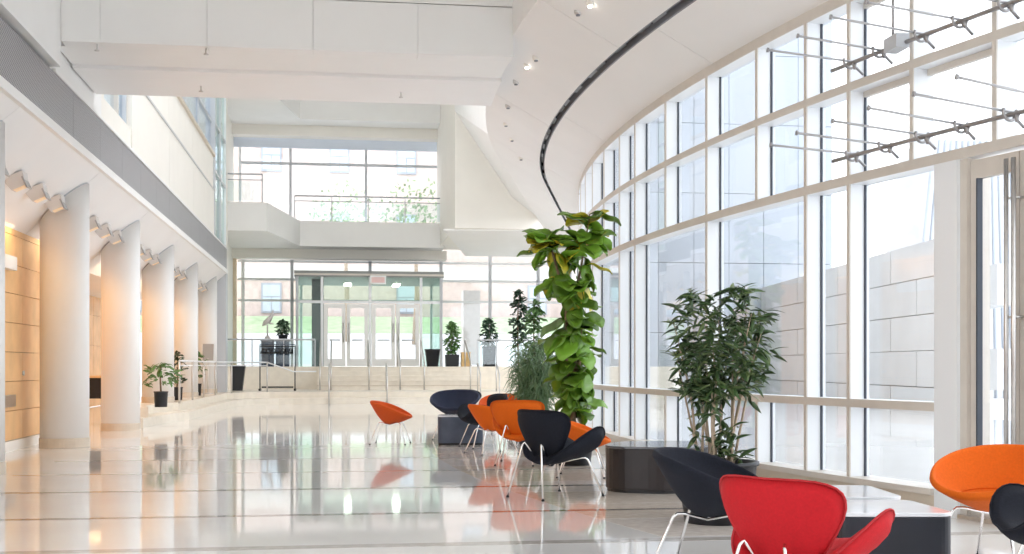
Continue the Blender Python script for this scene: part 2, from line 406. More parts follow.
# soffit fixtures: square hooded lamps in rows between the columns
WARM = mat('lamp_glow', (1, .8, .55), .5, emit=(1, .8, .55), es=.03)
hood = MB()
hood.hexa([(-.13, -.13, 0), (.13, -.13, 0), (.13, .13, 0), (-.13, .13, 0)], [(-.09, -.09, -.16), (.09, -.09, -.16), (.09, .09, -.16), (-.09, .09, -.16)])
hood_me = hood.mesh('hood'); hood_me.materials.append(mat('hood_grey', (.66, .64, .62), .5))
len_me = MB().box((-.07, -.07, -.17), (.07, .07, -.155)).mesh('lens'); len_me.materials.append(WARM)
baf_me = MB().box((.085, -.115, -.2), (.105, .115, .0)).mesh('baffle'); baf_me.materials.append(mat('lamp_grey', (.4, .4, .4), .4))
NTH = ['first', 'second', 'third', 'fourth', 'fifth', 'sixth']
bayn = ['left of the nearest whole column', 'between the first and second whole columns', 'between the second and third whole columns', 'between the third and fourth whole columns', 'between the fourth and fifth whole columns']
tilt = math.atan(SL)
for bay in range(5):
    for k in range(4):
        yy = colY[bay] + (colY[bay + 1] - colY[bay]) * (k + .62) / 4.4 + .25
        t = empty('soffit_lamp', (-3.93, yy, soff_z(-3.93)))
        t.rotation_euler = (0, -tilt * .6, 0)
        tag(t, f'{NTH[k]} square hooded lamp on the sloping soffit {bayn[bay]}', 'lamp', 'hooded lamps under the colonnade soffit')
        inst(hood_me, 'hood', t); inst(len_me, 'lens', t); inst(baf_me, 'baffle', t)
    ld = bpy.data.lights.new('warm_lamp', 'AREA'); ld.energy = 4.5; ld.color = (1, .66, .34); ld.size = .35; ld.size_y = 3; ld.shape = 'RECTANGLE'
    lo = bpy.data.objects.new('warm_lamp', ld); COL.objects.link(lo); lo.location = (-4.25, (colY[bay] + colY[bay + 1]) / 2, 3.0); lo.rotation_euler = (0, math.radians(25), 0)
for yy in (21.5, 26, 31):
    ld = bpy.data.lights.new('passage_lamp', 'AREA'); ld.energy = 7; ld.color = (1, .6, .28); ld.size = 2.0
    lo = bpy.data.objects.new('passage_lamp', ld); COL.objects.link(lo); lo.location = (-5.7, yy, 3.05)

# ================================================================== cross beam
bm_ = struct(empty('ceiling_beam'), 'wide white beam spanning the hall with panel joints')
zb0 = CAMH + (HY - 41) * px(61, 41, Y=YBM0).xy.length / FPX / 1.0
zb0 = px(61, 41, Y=YBM0).z
XR = px(482, 50, Y=YBM0).x + .9
Yb1 = px(62, 65, Z=zb0).y
YB2 = px(240, 98.5, Z=zb0 - .03).y - .4
z1 = px(62, 65, Y=Yb1).z
def bxs(xa, xb, ya, yb, za, zb): return MB().box((xa, ya, za), (xb, yb, zb))
xs = [-3.30] + [px(x, 20, Y=YBM0).x for x in (100, 207, 313, 418)] + [arc(YBM0, 1.61).x]
XR = arc(YBM0 + .8, 1.61).x
for a_, c_ in zip(xs[:-1], xs[1:]):
    bxs(a_ + .002, c_ - .002, YBM0, YBM0 + .3, zb0, zb0 + .62).build('face_panel', WHITE, bm_)
    bxs(a_ + .002, c_ - .002, YBM0, YBM0 + .3, zb0 + .632, zb0 + 3).build('face_panel', WHITE, bm_)
bxs(-3.42, XR, YBM0 + .3, Yb1, zb0 + .03, zb0 + 3).build('core', WHITE, bm_)
MB().prism([(-3.42, Yb1), (arc(Yb1, 1.6).x, Yb1), (arc((Yb1 + YB2) / 2, 1.6).x, (Yb1 + YB2) / 2), (arc(YB2 + .4, 1.6).x, YB2 + .4), (-3.42, YB2 + .4)], zb0 - .03, zb0 + 3).build('soffit_drop', SOFF, bm_)
MB().box((-3.42, YBM0 + .3, zb0 + .015), (XR, Yb1, zb0 + .03)).build('recess_face', WHITE, bm_)

struct(MB().box((-9, -4.3, 8.5), (9, YBM0 + 1, 8.8)).build('ceiling_near_added', WHITE), 'plain white ceiling added unseen over the near hall to hold back sky light')  # added above the frame so the beam catches less sky
struct(MB().box((-9, 25, 13.4), (12, 50, 13.7)).build('ceiling_far_added', WHITE), 'plain white ceiling added unseen over the far hall to hold back sky light')  # added above the frame to dim sky light on the far upper walls
# ================================================================== curved soffit on the right
sf = struct(empty('ceiling_curved'), 'sloping curved white soffit with a dark slot following the window wall')
O_SLOT0, O_SLOT1, O_IN = .61, .70, 1.62
def sof(off): return Z_T3 + .05 + (off) / 1.62 * .92
def cpt(Y, off): 
    p = arc(Y, off); p.z = sof(off); return p
YS0, YS1 = 5.0, 36.0
def seglist(joints, n=8):
    out = []
    for a_, c_ in zip(joints[:-1], joints[1:]): out.append([a_ + .006 + (c_ - a_ - .012) * k / n for k in range(n + 1)])
    return out
for s in seglist([YS0, 8.3, 12.6, 17.2, 21.6, 25.5, 30, YS1]):
    MB().strip([cpt(y, .0) for y in s], [cpt(y, O_SLOT0) for y in s], .12).build('outer_panel', SOFF, sf)
for s in seglist([YS0, 9.2, 13.6, 18.2, 21.9, 25.5, 30, YS1]):
    MB().strip([cpt(y, O_SLOT1) for y in s], [cpt(y, O_IN) for y in s], .12).build('inner_panel', SOFF, sf)
ss = [YS0 + k * .5 for k in range(int((33 - YS0) / .5) + 1)]
SLOTD = mat('slot_dark', (.05, .055, .065), .4); SLOTG = mat('slot_grey', (.22, .23, .26), .35)
MB().strip([cpt(y, O_SLOT0 - .02) + Vector((0, 0, .13)) for y in ss], [cpt(y, O_SLOT1 + .02) + Vector((0, 0, .13)) for y in ss], .03).build('slot_back', SLOTD, sf)
yy = 8.0; k = 0
while yy < 32:                       # louvres and fittings inside the slot
    ln = .42
    s = [yy + .02, yy + ln / 2, yy + ln - .02]
    k += 1
    if k % 5 not in (0, 3):
        MB().strip([cpt(y, O_SLOT0 + .03) + Vector((0, 0, .04)) for y in s], [cpt(y, O_SLOT1 - .03) + Vector((0, 0, .04)) for y in s], .05).build('slot_louvre', SLOTG if k % 2 else SLOTD, sf)
    yy += ln
for o_ in (O_SLOT0, O_SLOT1 - .012):
    MB().strip([cpt(y, o_) for y in ss], [cpt(y, o_ + .012) for y in ss], .13).build('slot_edge', SLOTG, sf)
# curved fascia rising from the inner edge of the soffit
YA = 21.7
s = [YS0 + (YA - YS0) * k / 34 for k in range(35)]
MB().hexa  # (plate by plate below)
fs_ = struct(empty('wall_fascia'), 'curved white fascia rising above the inner edge of the soffit')
for seg in seglist([YS0, 10, 14.5, YA], 12):
    mb = MB(); n = len(seg); vs = []
    for y in seg:
        p = cpt(y, O_IN); q = arc(y, O_IN - .08)
        vs += [(p.x, p.y, p.z), (p.x, p.y, 9.6), (q.x, q.y, 9.6), (q.x, q.y, p.z)]
    f = []
    for i in range(n - 1):
        for j in range(4): f.append((i * 4 + j, i * 4 + (j + 1) % 4, (i + 1) * 4 + (j + 1) % 4, (i + 1) * 4 + j))
    f += [(0, 1, 2, 3), tuple((n - 1) * 4 + j for j in range(4))]
    mb.add(vs, f, False); mb.build('fascia_panel', WHITE, fs_)
# far wing block and the flared ceiling that meets it
YBK = 40.0
A = cpt(YA, O_IN)
C_ = px(455, 111, Y=YBK); D_ = px(512, 197, Y=YBK); E_ = px(540, 219, Y=YBK)
B_ = cpt(YBK - .2, O_IN)
wing = struct(empty('wall_wing'), 'cream upper floor block at the far right with a flared ceiling')
zlow = px(454, 228, Y=YBK).z
xw = C_.x
MB().box((xw, YBK, zlow), (px(600, 200, Y=YBK).x, 47.5, 12)).build('front_face', CREAM, wing)
prof = [(0, 0), (.18, -.12), (.34, -.34), (.42, -.6), (.62, -.62), (.62, 0)]
MB().hexa([(xw - .35, YBK + .3, zlow + .0), (xw + 6, YBK, zlow + .0), (xw + 6, YBK + .01, zlow - .05), (xw - .35, YBK + .31, zlow - .05)],
          [(xw + 1.1, 47.4, zlow + .0), (xw + 6, 47.4, zlow + .0), (xw + 6, 47.4, zlow - .25), (xw + 1.1, 47.4, zlow - .25)]).build('underside', SOFF, wing)
mb = MB(); up = Vector((0, .25, .25))
tri = [A, C_, D_, E_, cpt(30, O_IN)]
vs = tri + [p + up for p in tri]
mb.add(vs, [(0, 1, 2), (0, 2, 4), (4, 2, 3), (5, 7, 6), (5, 9, 7), (9, 8, 7), (0, 5, 6, 1), (1, 6, 7, 2), (2, 7, 8, 3), (3, 8, 9, 4), (4, 9, 5, 0)])
mb.build('flared_ceiling', SOFF, wing)
mb = MB(); Au = A + Vector((0, 0, 5)); Cu = C_ + Vector((0, 0, 3))
mb.hexa([A, C_, Cu, Au], [A + Vector((.1, 0, 0)), C_ + Vector((.1, 0, 0)), Cu + Vector((.1, 0, 0)), Au + Vector((.1, 0, 0))]); mb.build('flare_cheek', WHITE, wing)
# ceiling spotlights and sprinklers
spot_px = [(590, 3), (578, 12), (536, 58), (527, 65), (516, 82), (508, 106), (506, 124), (512, 139), (521, 158)]
SPOTG = mat('spot_glow', (1, .95, .85), .4, emit=(1, .93, .8), es=6)
def on_cone(x, y):
    lo, hi = 8., 34.
    best = None
    for i in range(400):
        Yq = 6 + i * .07; p = px(x, y, Y=Yq)
        # offset of p from wall line
        if Yq <= YT: off = math.hypot(p.x - WCX, p.y - WCY) - WR
        else: off = (arc(Yq).x - p.x) * .97
        e = abs(p.z - sof(off))
        if best is None or e < best[0]: best = (e, p)
    return best[1]
for i, (x, y) in enumerate(spot_px):
    p = on_cone(x, y)
    t = empty('ceiling_spotlight', p)
    tag(t, f'small white spotlight on the curved soffit, {["first", "second", "third", "fourth", "fifth", "sixth", "seventh", "eighth", "ninth"][i]} from the top edge', 'spotlight', 'spotlights on the curved soffit')
    MB().lathe([(.045, .06), (.045, -.01), (.035, -.03)], 14).build('ring', CREAM if i not in (1, 4, 5) else STEEL, t)
    MB().lathe([(.025, -.045), (.025, -.03)], 12).build('lens', SPOTG if i in (0, 3) else SLOTG, t)
for i, (x, y) in enumerate([(97, 42), (206, 46), (201, 86), (401, 92)]):
    zz = zb0 + .015 if i < 2 else zb0 - .03
    p = px(x, y, Z=zz) if i >= 2 else px(x, y, Y=YBM0 + .1); 
    if i < 2: p.z = zb0
    t = empty('sprinkler', p); tag(t, ['sprinkler head at the left joint of the beam', 'sprinkler head at the second joint of the beam', 'sprinkler head under the beam near the left wall', 'sprinkler head under the beam near its right end'][i], 'sprinkler', 'sprinklers under the beam')
    MB().tube([(0, 0, .02), (0, 0, -.07)], .008).build('pipe', STEEL, t); MB().lathe([(.03, -.08), (.03, -.07)], 10).build('deflector', STEEL, t)

# ================================================================== curved window wall on the right
wall = struct(empty('window_3'), 'tall curved window wall of white fins and glass panes')
finsY = [arc_at_px(x) for x in (848, 805, 756, 706, 665, 634.5, 619, 603.5, 592, 585)]
finsY = sorted(finsY)
# continue at the same pitch past the picture's tangent point
while finsY[-1] < 25.5: finsY.append(finsY[-1] + 1.15)
POST0 = arc_at_px(934)
edges = [POST0] + finsY
FD, FT = .20, .045
def frame_at(Y): 
    p = arc(Y); n = outn(Y); t = Vector((-n.y, n.x, 0)); 
    if t.y < 0: t = -t
    return p, n, t
def slabq(Y, d0, d1, w, z0, z1):
    p, n, t = frame_at(Y)
    q = [p + n * d0 - t * w / 2, p + n * d1 - t * w / 2, p + n * d1 + t * w / 2, p + n * d0 + t * w / 2]
    return MB().hexa([(v.x, v.y, z0) for v in q], [(v.x, v.y, z1) for v in q])
skip_mid = {2, 4, 7}       # fins that stop below and above the tall panes
rows = [(Z_SILL, Z_RAIL - .035), (Z_RAIL + .035, Z_T1 - .04), (Z_T1 + .04, Z_T2 - .035), (Z_T2 + .035, Z_T3 - .05)]
px_of = {}
idx756 = min(range(len(finsY)), key=lambda i: abs(finsY[i] - arc_at_px(756)))
idx665 = min(range(len(finsY)), key=lambda i: abs(finsY[i] - arc_at_px(665)))
idx619 = min(range(len(finsY)), key=lambda i: abs(finsY[i] - arc_at_px(603.5)))
skip = {idx756, idx665, idx619}
def arcplate(y0, y1, d0, d1, z0, z1, n=3):
    q = []
    for k in range(n + 1):
        Y = y0 + (y1 - y0) * k / n; p, nn, t = frame_at(Y); q.append((p + nn * d0, p + nn * d1))
    mb = MB(); vs = []
    for a_, c_ in q: vs += [(a_.x, a_.y, z0), (c_.x, c_.y, z0), (c_.x, c_.y, z1), (a_.x, a_.y, z1)]
    f = [(0, 1, 2, 3), tuple(n * 4 + j for j in range(4))]
    for i in range(n):
        for j in range(4): f.append((i * 4 + j, i * 4 + (j + 1) % 4, (i + 1) * 4 + (j + 1) % 4, (i + 1) * 4 + j))
    return mb.add(vs, f)
for i, Y in enumerate(finsY):
    for r, (z0, z1_) in enumerate(rows):
        if r == 1 and i in skip: continue
        slabq(Y, .012, FD, FT, z0, z1_).build('fin', ALU, wall)
        slabq(Y, 0, .012, FT, z0, z1_).build('fin_edge', ALUF, wall)
        slabq(Y - FT / 2 - .005, FD - .055, FD - .035, .01, z0, z1_).build('gasket', GASK, wall)
for r, (z0, z1_) in enumerate(rows):
    ee = [edges[0]] + [e for i, e in enumerate(finsY) if not (r == 1 and i in skip)]
    for a_, c_ in zip(ee[:-1], ee[1:]):
        if r >= 2 or True:
            arcplate(a_ + FT / 2, c_ - FT / 2, FD - .045, FD - .03, z0, z1_).build('glass_pane', GLASS, wall)
for (zc, hh) in ((Z_RAIL, .035), (Z_T1, .04), (Z_T2, .035), (Z_T3, .05)):
    lst = [arc_at_px(1075), 7.6, POST0] + finsY if zc > 1 else edges
    if zc > Z_T2 + .1 or zc > Z_T1 + .1 or zc > 1: lst = [6.2, 7.5, POST0] + finsY
    for a_, c_ in zip(lst[:-1], lst[1:]):
        arcplate(a_, c_, .012, FD, zc - hh, zc + hh).build('transom', ALU, wall)
        arcplate(a_, c_, 0, .012, zc - hh, zc + hh).build('transom_edge', ALUF, wall)
for a_, c_ in zip(edges[:-1], edges[1:]):
    arcplate(a_, c_, -.03, FD + .05, Z_SILL - .05, Z_SILL).build('sill', ALUF, wall)
    arcplate(a_, c_, .0, FD + .05, 0, Z_SILL - .05).build('kick_panel', STONE2, wall)
# upper rows over the doors
top_fin = [arc_at_px(934) , arc_at_px(1012)]
for Y in (arc_at_px(911), arc_at_px(994), arc_at_px(1075)):
    for r in (2, 3):
        slabq(Y, .012, FD, FT, *rows[r]).build('fin', ALU, wall); slabq(Y, 0, .012, FT, *rows[r]).build('fin_edge', ALUF, wall)
for r in (2, 3):
    for a_, c_ in zip([6.2, 7.5], [7.5, POST0]):
        arcplate(a_, c_, FD - .045, FD - .03, *rows[r]).build('glass_pane', GLASS, wall)
for (a_, b2) in ((arc_at_px(911), finsY[0]), (arc_at_px(994), arc_at_px(911))):
    for r in (2, 3):
        arcplate(a_ + FT / 2, a_ + FT / 2 + .05, FD - .06, FD - .02, *rows[r]).build('inner_frame', ALUF, wall)
        arcplate(a_ + FT / 2, b2 - FT / 2, FD - .06, FD - .02, rows[r][1] - .05, rows[r][1]).build('inner_frame', ALUF, wall)
# door post and double glass doors
dr = struct(empty('door_1'), 'tall glazed double doors with long steel pull handles')
p0 = POST0; p1 = arc_at_px(957)
arcplate(p1, p0, 0, FD + .05, 0, Z_T1 - .04).build('post', ALU, dr)
p2 = arc_at_px(964)
arcplate(p2, p1, .03, FD + .05, 0, Z_T1 - .04).build('jamb', ALUF, dr)
pm_ = arc_at_px(1013)
def leaf(ya, yb, near):
    st = .065
    arcplate(yb - st, yb, .06, .12, .03, Z_T1 - .06, 1).build('stile', ALUF, dr)
    arcplate(ya, ya + st, .06, .12, .03, Z_T1 - .06, 1).build('stile', ALUF, dr)
    arcplate(ya + st, yb - st, .06, .12, .03, .2, 1).build('bottom_rail', ALUF, dr)
    arcplate(ya + st, yb - st, .06, .12, Z_T1 - .2, Z_T1 - .06, 1).build('top_rail', ALUF, dr)
    arcplate(ya + st, yb - st, .085, .095, .2, Z_T1 - .2, 1).build('glass_pane', GLASS, dr)
    arcplate(yb - st - .014, yb - st, .05, .1, .2, Z_T1 - .2, 1).build('gasket', GASK, dr)
    yh = ya + .03 if near else yb - .03
    h = MB(); p, n, t = frame_at(yh); q = p - n * .03
    h.tube([(q.x, q.y, .3), (q.x, q.y, Z_T1 - .12)], .016, 12)
    hd = h.build('pull_handle', STEEL, dr)
    for zz in (.55, 1.5, 2.35):
        MB().tube([(q.x, q.y, zz), (q.x + n.x * .1, q.y + n.y * .1, zz)], .01, 8).build('standoff', STEEL, hd)
leaf(pm_ + .003, p2 - .003, True); leaf(pm_ - (p2 - pm_), pm_ - .003, False)
arcplate(6.2, p1, .0, FD + .05, -.01, .03).build('threshold', STEEL, dr)
# two rod trusses in front of the upper panes
def truss(name, label, zt, tips, clamps, xa, ya, xb, yb):
    t = empty(name, (0, 0, 0)); tag(t, label, 'light rig', 'steel rod rigs on the window wall')
    def at(x):
        lo_, hi_ = 4., 22.
        u = (x - CX) / FPX; k = (SN + u * CS) / (CS - u * SN)
        for _ in range(50):
            m = (lo_ + hi_) / 2
            if arc(m, .13).x - k * m > 0: lo_ = m
            else: hi_ = m
        p = arc(lo_, .13); p.z = 0; return lo_, p
    y0, _ = at(xa); y1, _ = at(xb)
    n = 10
    pts = []
    for k in range(n + 1):
        Y = y0 + (y1 - y0) * k / n; p = arc(Y, .13); p.z = zt; pts.append(p)
    t.location = pts[n // 2]; base = t.location.copy()
    L_ = lambda v: Vector(v) - base
    MB().tube([L_(p) for p in pts], .017, 10).build('main_tube', RIG, t)
    for (xc, xt, yt) in clamps:
        Y, p = at(xc); p.z = zt + .02
        nn = outn(Y); d = -nn
        # rod goes inward and slightly up, to the far tip
        q = px(xt, yt, D=(p.xy.length if False else (p.x * SN + p.y * CS) - .02))
        dq = (q - p)
        e = p + dq * 1.0
        MB().tube([L_(p - dq * .06), L_(e)], .0095, 8).build('rod', mat('rod_grey', (.5, .5, .52), .4), t)
        MB().tube([L_(e - dq * .01), L_(e + dq * .015)], .02, 8).build('rod_tip', RIG, t)
        ring = [L_(p + Vector((nn.x * .06 * math.cos(a), nn.y * .06 * math.cos(a), .06 * math.sin(a)))) for a in [math.radians(-200 + 20 * j) for j in range(12)]]
        MB().tube(ring, .011, 6).build('clamp', RIG, t)
        b0 = p + nn * .13
        MB().tube([L_(p), L_((b0.x, b0.y, p.z - .1))], .012, 6).build('bracket', RIG, t)
        c0 = p + Vector((.01, -.07, -.035))
        MB().tube([L_(c0), L_(c0 + Vector((0, 0, -.05)))], [.022, .01], 10).build('small_floodlight', RIG, t)
    return t, at
lowc = [(852, 771, 145), (885, 797, 133), (922, 833, 121), (961, 869, 108), (1010, 914, 94), (1058, 957, 77)]
truss('rod_rig', 'lower steel tube rig with slanting thin rods above the door head', Z_T1 + .16, None, lowc, 833, 166, 1085, 95)
upc = [(850, 768, 50), (879, 798, 36), (921, 831, 17), (959, 866, 2), (1005, 905, -15)]
t, at = truss('rod_rig', 'upper steel tube rig with a hanging support rod', Z_T2 + .14, None, upc, 832, 72, 1060, -20)
Y, p = at(893); bl = t.location
MB().tube([(p.x - bl.x, p.y - bl.y, .02), (p.x - bl.x, p.y - bl.y, .62)], .012, 8).build('hanger_rod', RIG, t)
MB().box((p.x - bl.x - .05, p.y - bl.y - .16, -.04), (p.x - bl.x + .06, p.y - bl.y + .06, .07)).build('junction_box', GREYF, t)

# ================================================================== far end: terrace, stairs, landing
YTR = 37.3
def rounded(poly, r, n=6):
    out = []; m = len(poly)
    for i in range(m):
        p = Vector(poly[i][:2]); a_ = Vector(poly[i - 1][:2]); c_ = Vector(poly[(i + 1) % m][:2])
        d1 = (a_ - p); d2 = (c_ - p); rr = min(r, d1.length * .45, d2.length * .45)
        q1 = p + d1.normalized() * rr; q2 = p + d2.normalized() * rr
        for k in range(n + 1):
            s_ = k / n; out.append((1 - s_) ** 2 * q1 + 2 * s_ * (1 - s_) * p + s_ * s_ * q2)
    return out
ter = struct(empty('floor_terrace'), 'low raised cream stone terrace with two curved steps')
for k, (off, z0, z1_) in enumerate(((0, 0, .18), (.3, .18, .36))):
    poly = [(-4.3, 23.4 + off * 2), (-3.62, 23.4 + off * 2)] + [(-3.55 + .38 * (1 - math.cos(a)) - off, 23.6 + off * 2 + 3.0 * math.sin(a)) for a in [math.radians(15 * j) for j in range(1, 7)]] + \
           [(-3.1 - off, 30), (-3.0 - off, 34)] + [(-3.0 - off + 1.6 * (1 - math.cos(a)), 35.4 + off + 1.9 * math.sin(a)) for a in [math.radians(15 * j) for j in range(1, 7)]] + \
           [(9.5, YTR + off), (9.5, 42), (-4.3, 42)]
    MB().prism(poly, z0 + (.001 if k else .0), z1_).build('step', STONE, ter)
Z_L = 1.13; YL0 = 40.4; YL1 = 42.0
sx0, sx1 = px(318, 380, Y=YL1).x, px(475, 380, Y=YL1).x
st = struct(empty('floor_stair'), 'cream stone stair flight up to the entrance doors')
nr = 5; rh = (Z_L - .36) / nr
for k in range(nr):
    MB().box((sx0, YL0 + k * .32, .36 + k * rh), (sx1, YL1 + .2, .36 + (k + 1) * rh - .025)).build('riser', STONE, st)
    MB().box((sx0, YL0 + k * .32 - .02, .36 + (k + 1) * rh - .025), (sx1, YL1 + .2, .36 + (k + 1) * rh)).build('tread', STONE if k else STONE2, st)
ld_ = struct(empty('floor_landing'), 'cream stone entrance landing with retaining walls')
MB().box((-4.2, YL1 + .2, 0), (12, 49.5, Z_L)).build('slab', STONE, ld_)
MB().box((-4.2, YL1, 0.36), (sx0 - .01, YL1 + .2, Z_L)).build('retaining_wall', STONE, ld_)
MB().box((sx1 + .01, YL1, 0.36), (12, YL1 + .2, Z_L)).build('retaining_wall', STONE, ld_)
# glass railings on the landing edge
def glass_rail(xa, xb, Y, z, label, n, h=.92):
    t = empty('glass_railing', ((xa + xb) / 2, Y, z)); tag(t, label, 'railing')
    x0 = xa - (xa + xb) / 2; wd = (xb - xa) / n
    for k in range(n):
        MB().box((x0 + k * wd + .03, -.006, .08), (x0 + (k + 1) * wd - .03, .006, h - .06)).build('glass_panel', RAILG, t)
    for k in range(n + 1):
        MB().box((x0 + k * wd - .02, -.02, 0), (x0 + k * wd + .02, .02, h)).build('post', GREYF, t)
    MB().tube([(x0, 0, h), (-x0, 0, h)], .03, 8).build('handrail', GREYF, t)
    return t
glass_rail(-4.0, sx0 - .1, YL1 + .12, Z_L, 'glass railing along the landing left of the stairs', 3)
glass_rail(sx1 + .1, px(535, 360, Y=YL1).x, YL1 + .12, Z_L, 'glass railing along the landing right of the stairs', 3)
# stair handrails
hr = [('far left', 320), ('left middle', 331), ('centre left', 369), ('centre right', 400), ('right middle', 424), ('far right', 470)]
for k, (nm, x) in enumerate(hr):
    X = px(x, 380, Y=YL0).x
    t = empty('stair_handrail', (X, YL0 - .15, .36)); tag(t, f'slim steel stair handrail on the {nm} of the flight', 'handrail', 'stair handrails')
    MB().tube([(0, 0, 0), (0, 0, .92)], .024, 8).build('post', STEEL, t)
    MB().tube([(0, 1.75, Z_L - .36), (0, 1.75, Z_L - .36 + .9)], .024, 8).build('post', STEEL, t)
    MB().tube([(0, -.25, .8), (0, 0, .92), (0, 1.75, Z_L - .36 + .9), (0, 2.05, Z_L - .36 + .9)], .024, 8).build('rail', STEEL, t)
for k, x in enumerate((329, 387, 480, 499)):
    X = px(x, 395, Y=YTR).x
    t = empty('step_handrail', (X, YTR - .12, 0)); tag(t, f'short steel handrail at the lower steps, {NTH[k]} from the left', 'handrail', 'handrails on the lower steps')
    MB().tube([(0, 0, 0), (0, 0, .9)], .022, 8).build('post', STEEL, t)
    MB().tube([(0, .75, .36), (0, .75, 1.22)], .022, 8).build('post', STEEL, t)
    MB().tube([(0, 0, .9), (0, .75, 1.22)], .022, 8).build('rail', STEEL, t)
# terrace railing on the left
t = empty('terrace_railing', (-3.32, 31, .36)); tag(t, 'white steel railing along the edge of the left terrace', 'railing')
pts_ = [(-3.36, 26.5), (-3.38, 29), (-3.4, 31.5), (-3.36, 34), (-3.1, 36), (-2.2, 37.9)]
for a_ in pts_: MB().tube([(a_[0] + 3.32, a_[1] - 31, 0), (a_[0] + 3.32, a_[1] - 31, .9)], .024, 8).build('post', STEEL, t)
for zz in (.9, .8):
    MB().tube([(a_[0] + 3.32, a_[1] - 31, zz) for a_ in pts_], .02 if zz > .85 else .012, 8).build('rail', ALU, t)
MB().tube([(1.12, 6.9, .9), (1.9, 6.95, .62), (2.6, 6.95, .62)], .02, 8).build('rail', ALU, t)
# ================================================================== back glazing
YB = 48.0
def gx(x, Y=YB): return px(x, 300, Y=Y).x
def gz(y, Y=YB, x=350): return px(x, y, Y=Y).z
bw = struct(empty('window_4'), 'far wall of clear glass around the entrance')
vx = [gx(238), gx(243), gx(292), gx(370), gx(441), gx(490), gx(538), gx(570)]
for x in vx[1:]: MB().box((x - .06, YB - .06, Z_L), (x + .06, YB + .06, 5.75)).build('mullion', GREYF if x > vx[1] else ALU, bw)
zt = [Z_L, gz(301), gz(280), gz(262), 5.75]
for z in zt[1:4]:
    MB().box((vx[0], YB - .05, z - .045), (vx[-1], YB + .05, z + .045)).build('transom', ALU, bw)
for a_, c_ in zip(vx[1:-1], vx[2:]):
    for z0, z1_ in zip(zt[:-1], zt[1:]):
        if a_ >= vx[2] - .01 and c_ <= vx[4] + .01 and z1_ <= zt[2] + .1: continue
        MB().box((a_ + .06, YB - .008, z0 + .045), (c_ - .06, YB + .008, z1_ - .045)).build('glass_pane', GLASS, bw)
MB().box((gx(229), YB - .4, Z_L), (gx(237), YB, 5.7)).build('warm_lit_jamb', mat('warm_lit_beige', (.8, .66, .5), .5), bw)  # beige post with its warm lighting mixed into the colour
# vestibule
YV = 45.5
vb = struct(empty('door_2'), 'glass entrance vestibule with white framed double doors')
vxx = [gx(297, YV), gx(322, YV), gx(370, YV), gx(421, YV), gx(441, YV)]
zv = gz(277, YV); zh = gz(302, YV)
MB().box((vxx[0] - .1, YV - .1, zv), (vxx[-1] + .1, 50.5, zv + .22)).build('roof_slab', mat('vest_roof', (.28, .29, .28), .5), vb)
MB().box((vxx[0] - .1, YV - .12, zv + .05), (vxx[-1] + .1, YV - .1, zv + .12)).build('roof_edge', ALUF, vb)
for x in vxx: MB().box((x - .05, YV - .05, Z_L), (x + .05, YV + .05, zv)).build('mullion', ALU if 0 < vxx.index(x) < 4 else GREYF, vb)
for a_, c_ in zip(vxx[:-1], vxx[1:]):
    MB().box((a_ + .05, YV - .04, zh - .05), (c_ - .05, YV + .04, zh + .05)).build('transom', ALU, vb)
    MB().box((a_ + .05, YV - .006, zh + .05), (c_ - .05, YV + .006, zv)).build('glass_pane', GLASSG, vb)
MB().box((vxx[0] + .05, YV - .006, Z_L), (vxx[1] - .05, YV + .006, zh - .05)).build('glass_pane', GLASSG, vb)
MB().box((vxx[3] + .05, YV - .006, Z_L), (vxx[4] - .05, YV + .006, zh - .05)).build('glass_pane', GLASSG, vb)
for x in (vxx[0], vxx[-1]):
    for (ya, yb_) in ((YV + .06, 47.8), (47.9, 50.4)):
        MB().box((x - .008, ya, Z_L), (x + .008, yb_, zv)).build('side_pane', GLASSG, vb)
    MB().box((x - .05, 50.3, Z_L), (x + .05, 50.4, zv)).build('mullion', GREYF, vb)
MB().box((vxx[0] + .5, 47, Z_L), (vxx[0] + .95, 47.5, zv)).build('dark_pillar', mat('dark_pillar', (.1, .1, .11), .4), vb)
def doorleaf(x0, x1, Y):
    s_ = .14
    f = MB(); f.box((x0, Y - .03, Z_L + .02), (x0 + s_, Y + .03, zh - .07)); f.box((x1 - s_, Y - .03, Z_L + .02), (x1, Y + .03, zh - .07))
    f.box((x0 + s_, Y - .03, Z_L + .02), (x1 - s_, Y + .03, Z_L + .28)); f.box((x0 + s_, Y - .03, zh - .22), (x1 - s_, Y + .03, zh - .07))
    d = f.build('door_leaf', WHITE, vb)
    MB().box((x0 + s_, Y - .006, Z_L + .28), (x1 - s_, Y + .006, zh - .22)).build('glass_pane', GLASS, d)
    return d
for (a_, c_) in ((vxx[1], vxx[2]), (vxx[2], vxx[3])):
    m_ = (a_ + c_) / 2
    for (x0, x1, hx) in ((a_ + .07, m_ - .02, m_ - .1), (m_ + .02, c_ - .07, m_ + .1)):
        d = doorleaf(x0, x1, YV)
        MB().tube([(hx, YV - .09, Z_L + .9), (hx, YV - .09, Z_L + 1.6)], .02, 8).build('handle', STEEL, d)
        MB().tube([(x0 + .2, YV - .08, Z_L + .98), (x1 - .2, YV - .08, Z_L + .98)], .025, 8).build('push_bar', GREYF, d)
for i, x in enumerate((347, 391)):
    p = px(x, 292, Z=zv - .03)
    t = empty('vestibule_lamp', (p.x, min(p.y, 49), zv)); tag(t, ['glowing ceiling lamp left of the exit sign in the vestibule', 'glowing ceiling lamp right of the exit sign in the vestibule'][i], 'lamp', 'vestibule ceiling lamps')
    MB().box((-.16, -.9, -.05), (.16, .9, 0)).build('housing', WHITE, t)
    MB().box((-.13, -.85, -.07), (.13, .85, -.05)).build('diffuser', mat('tube_glow', (1, .95, .88), .4, emit=(1, .94, .85), es=6), t)
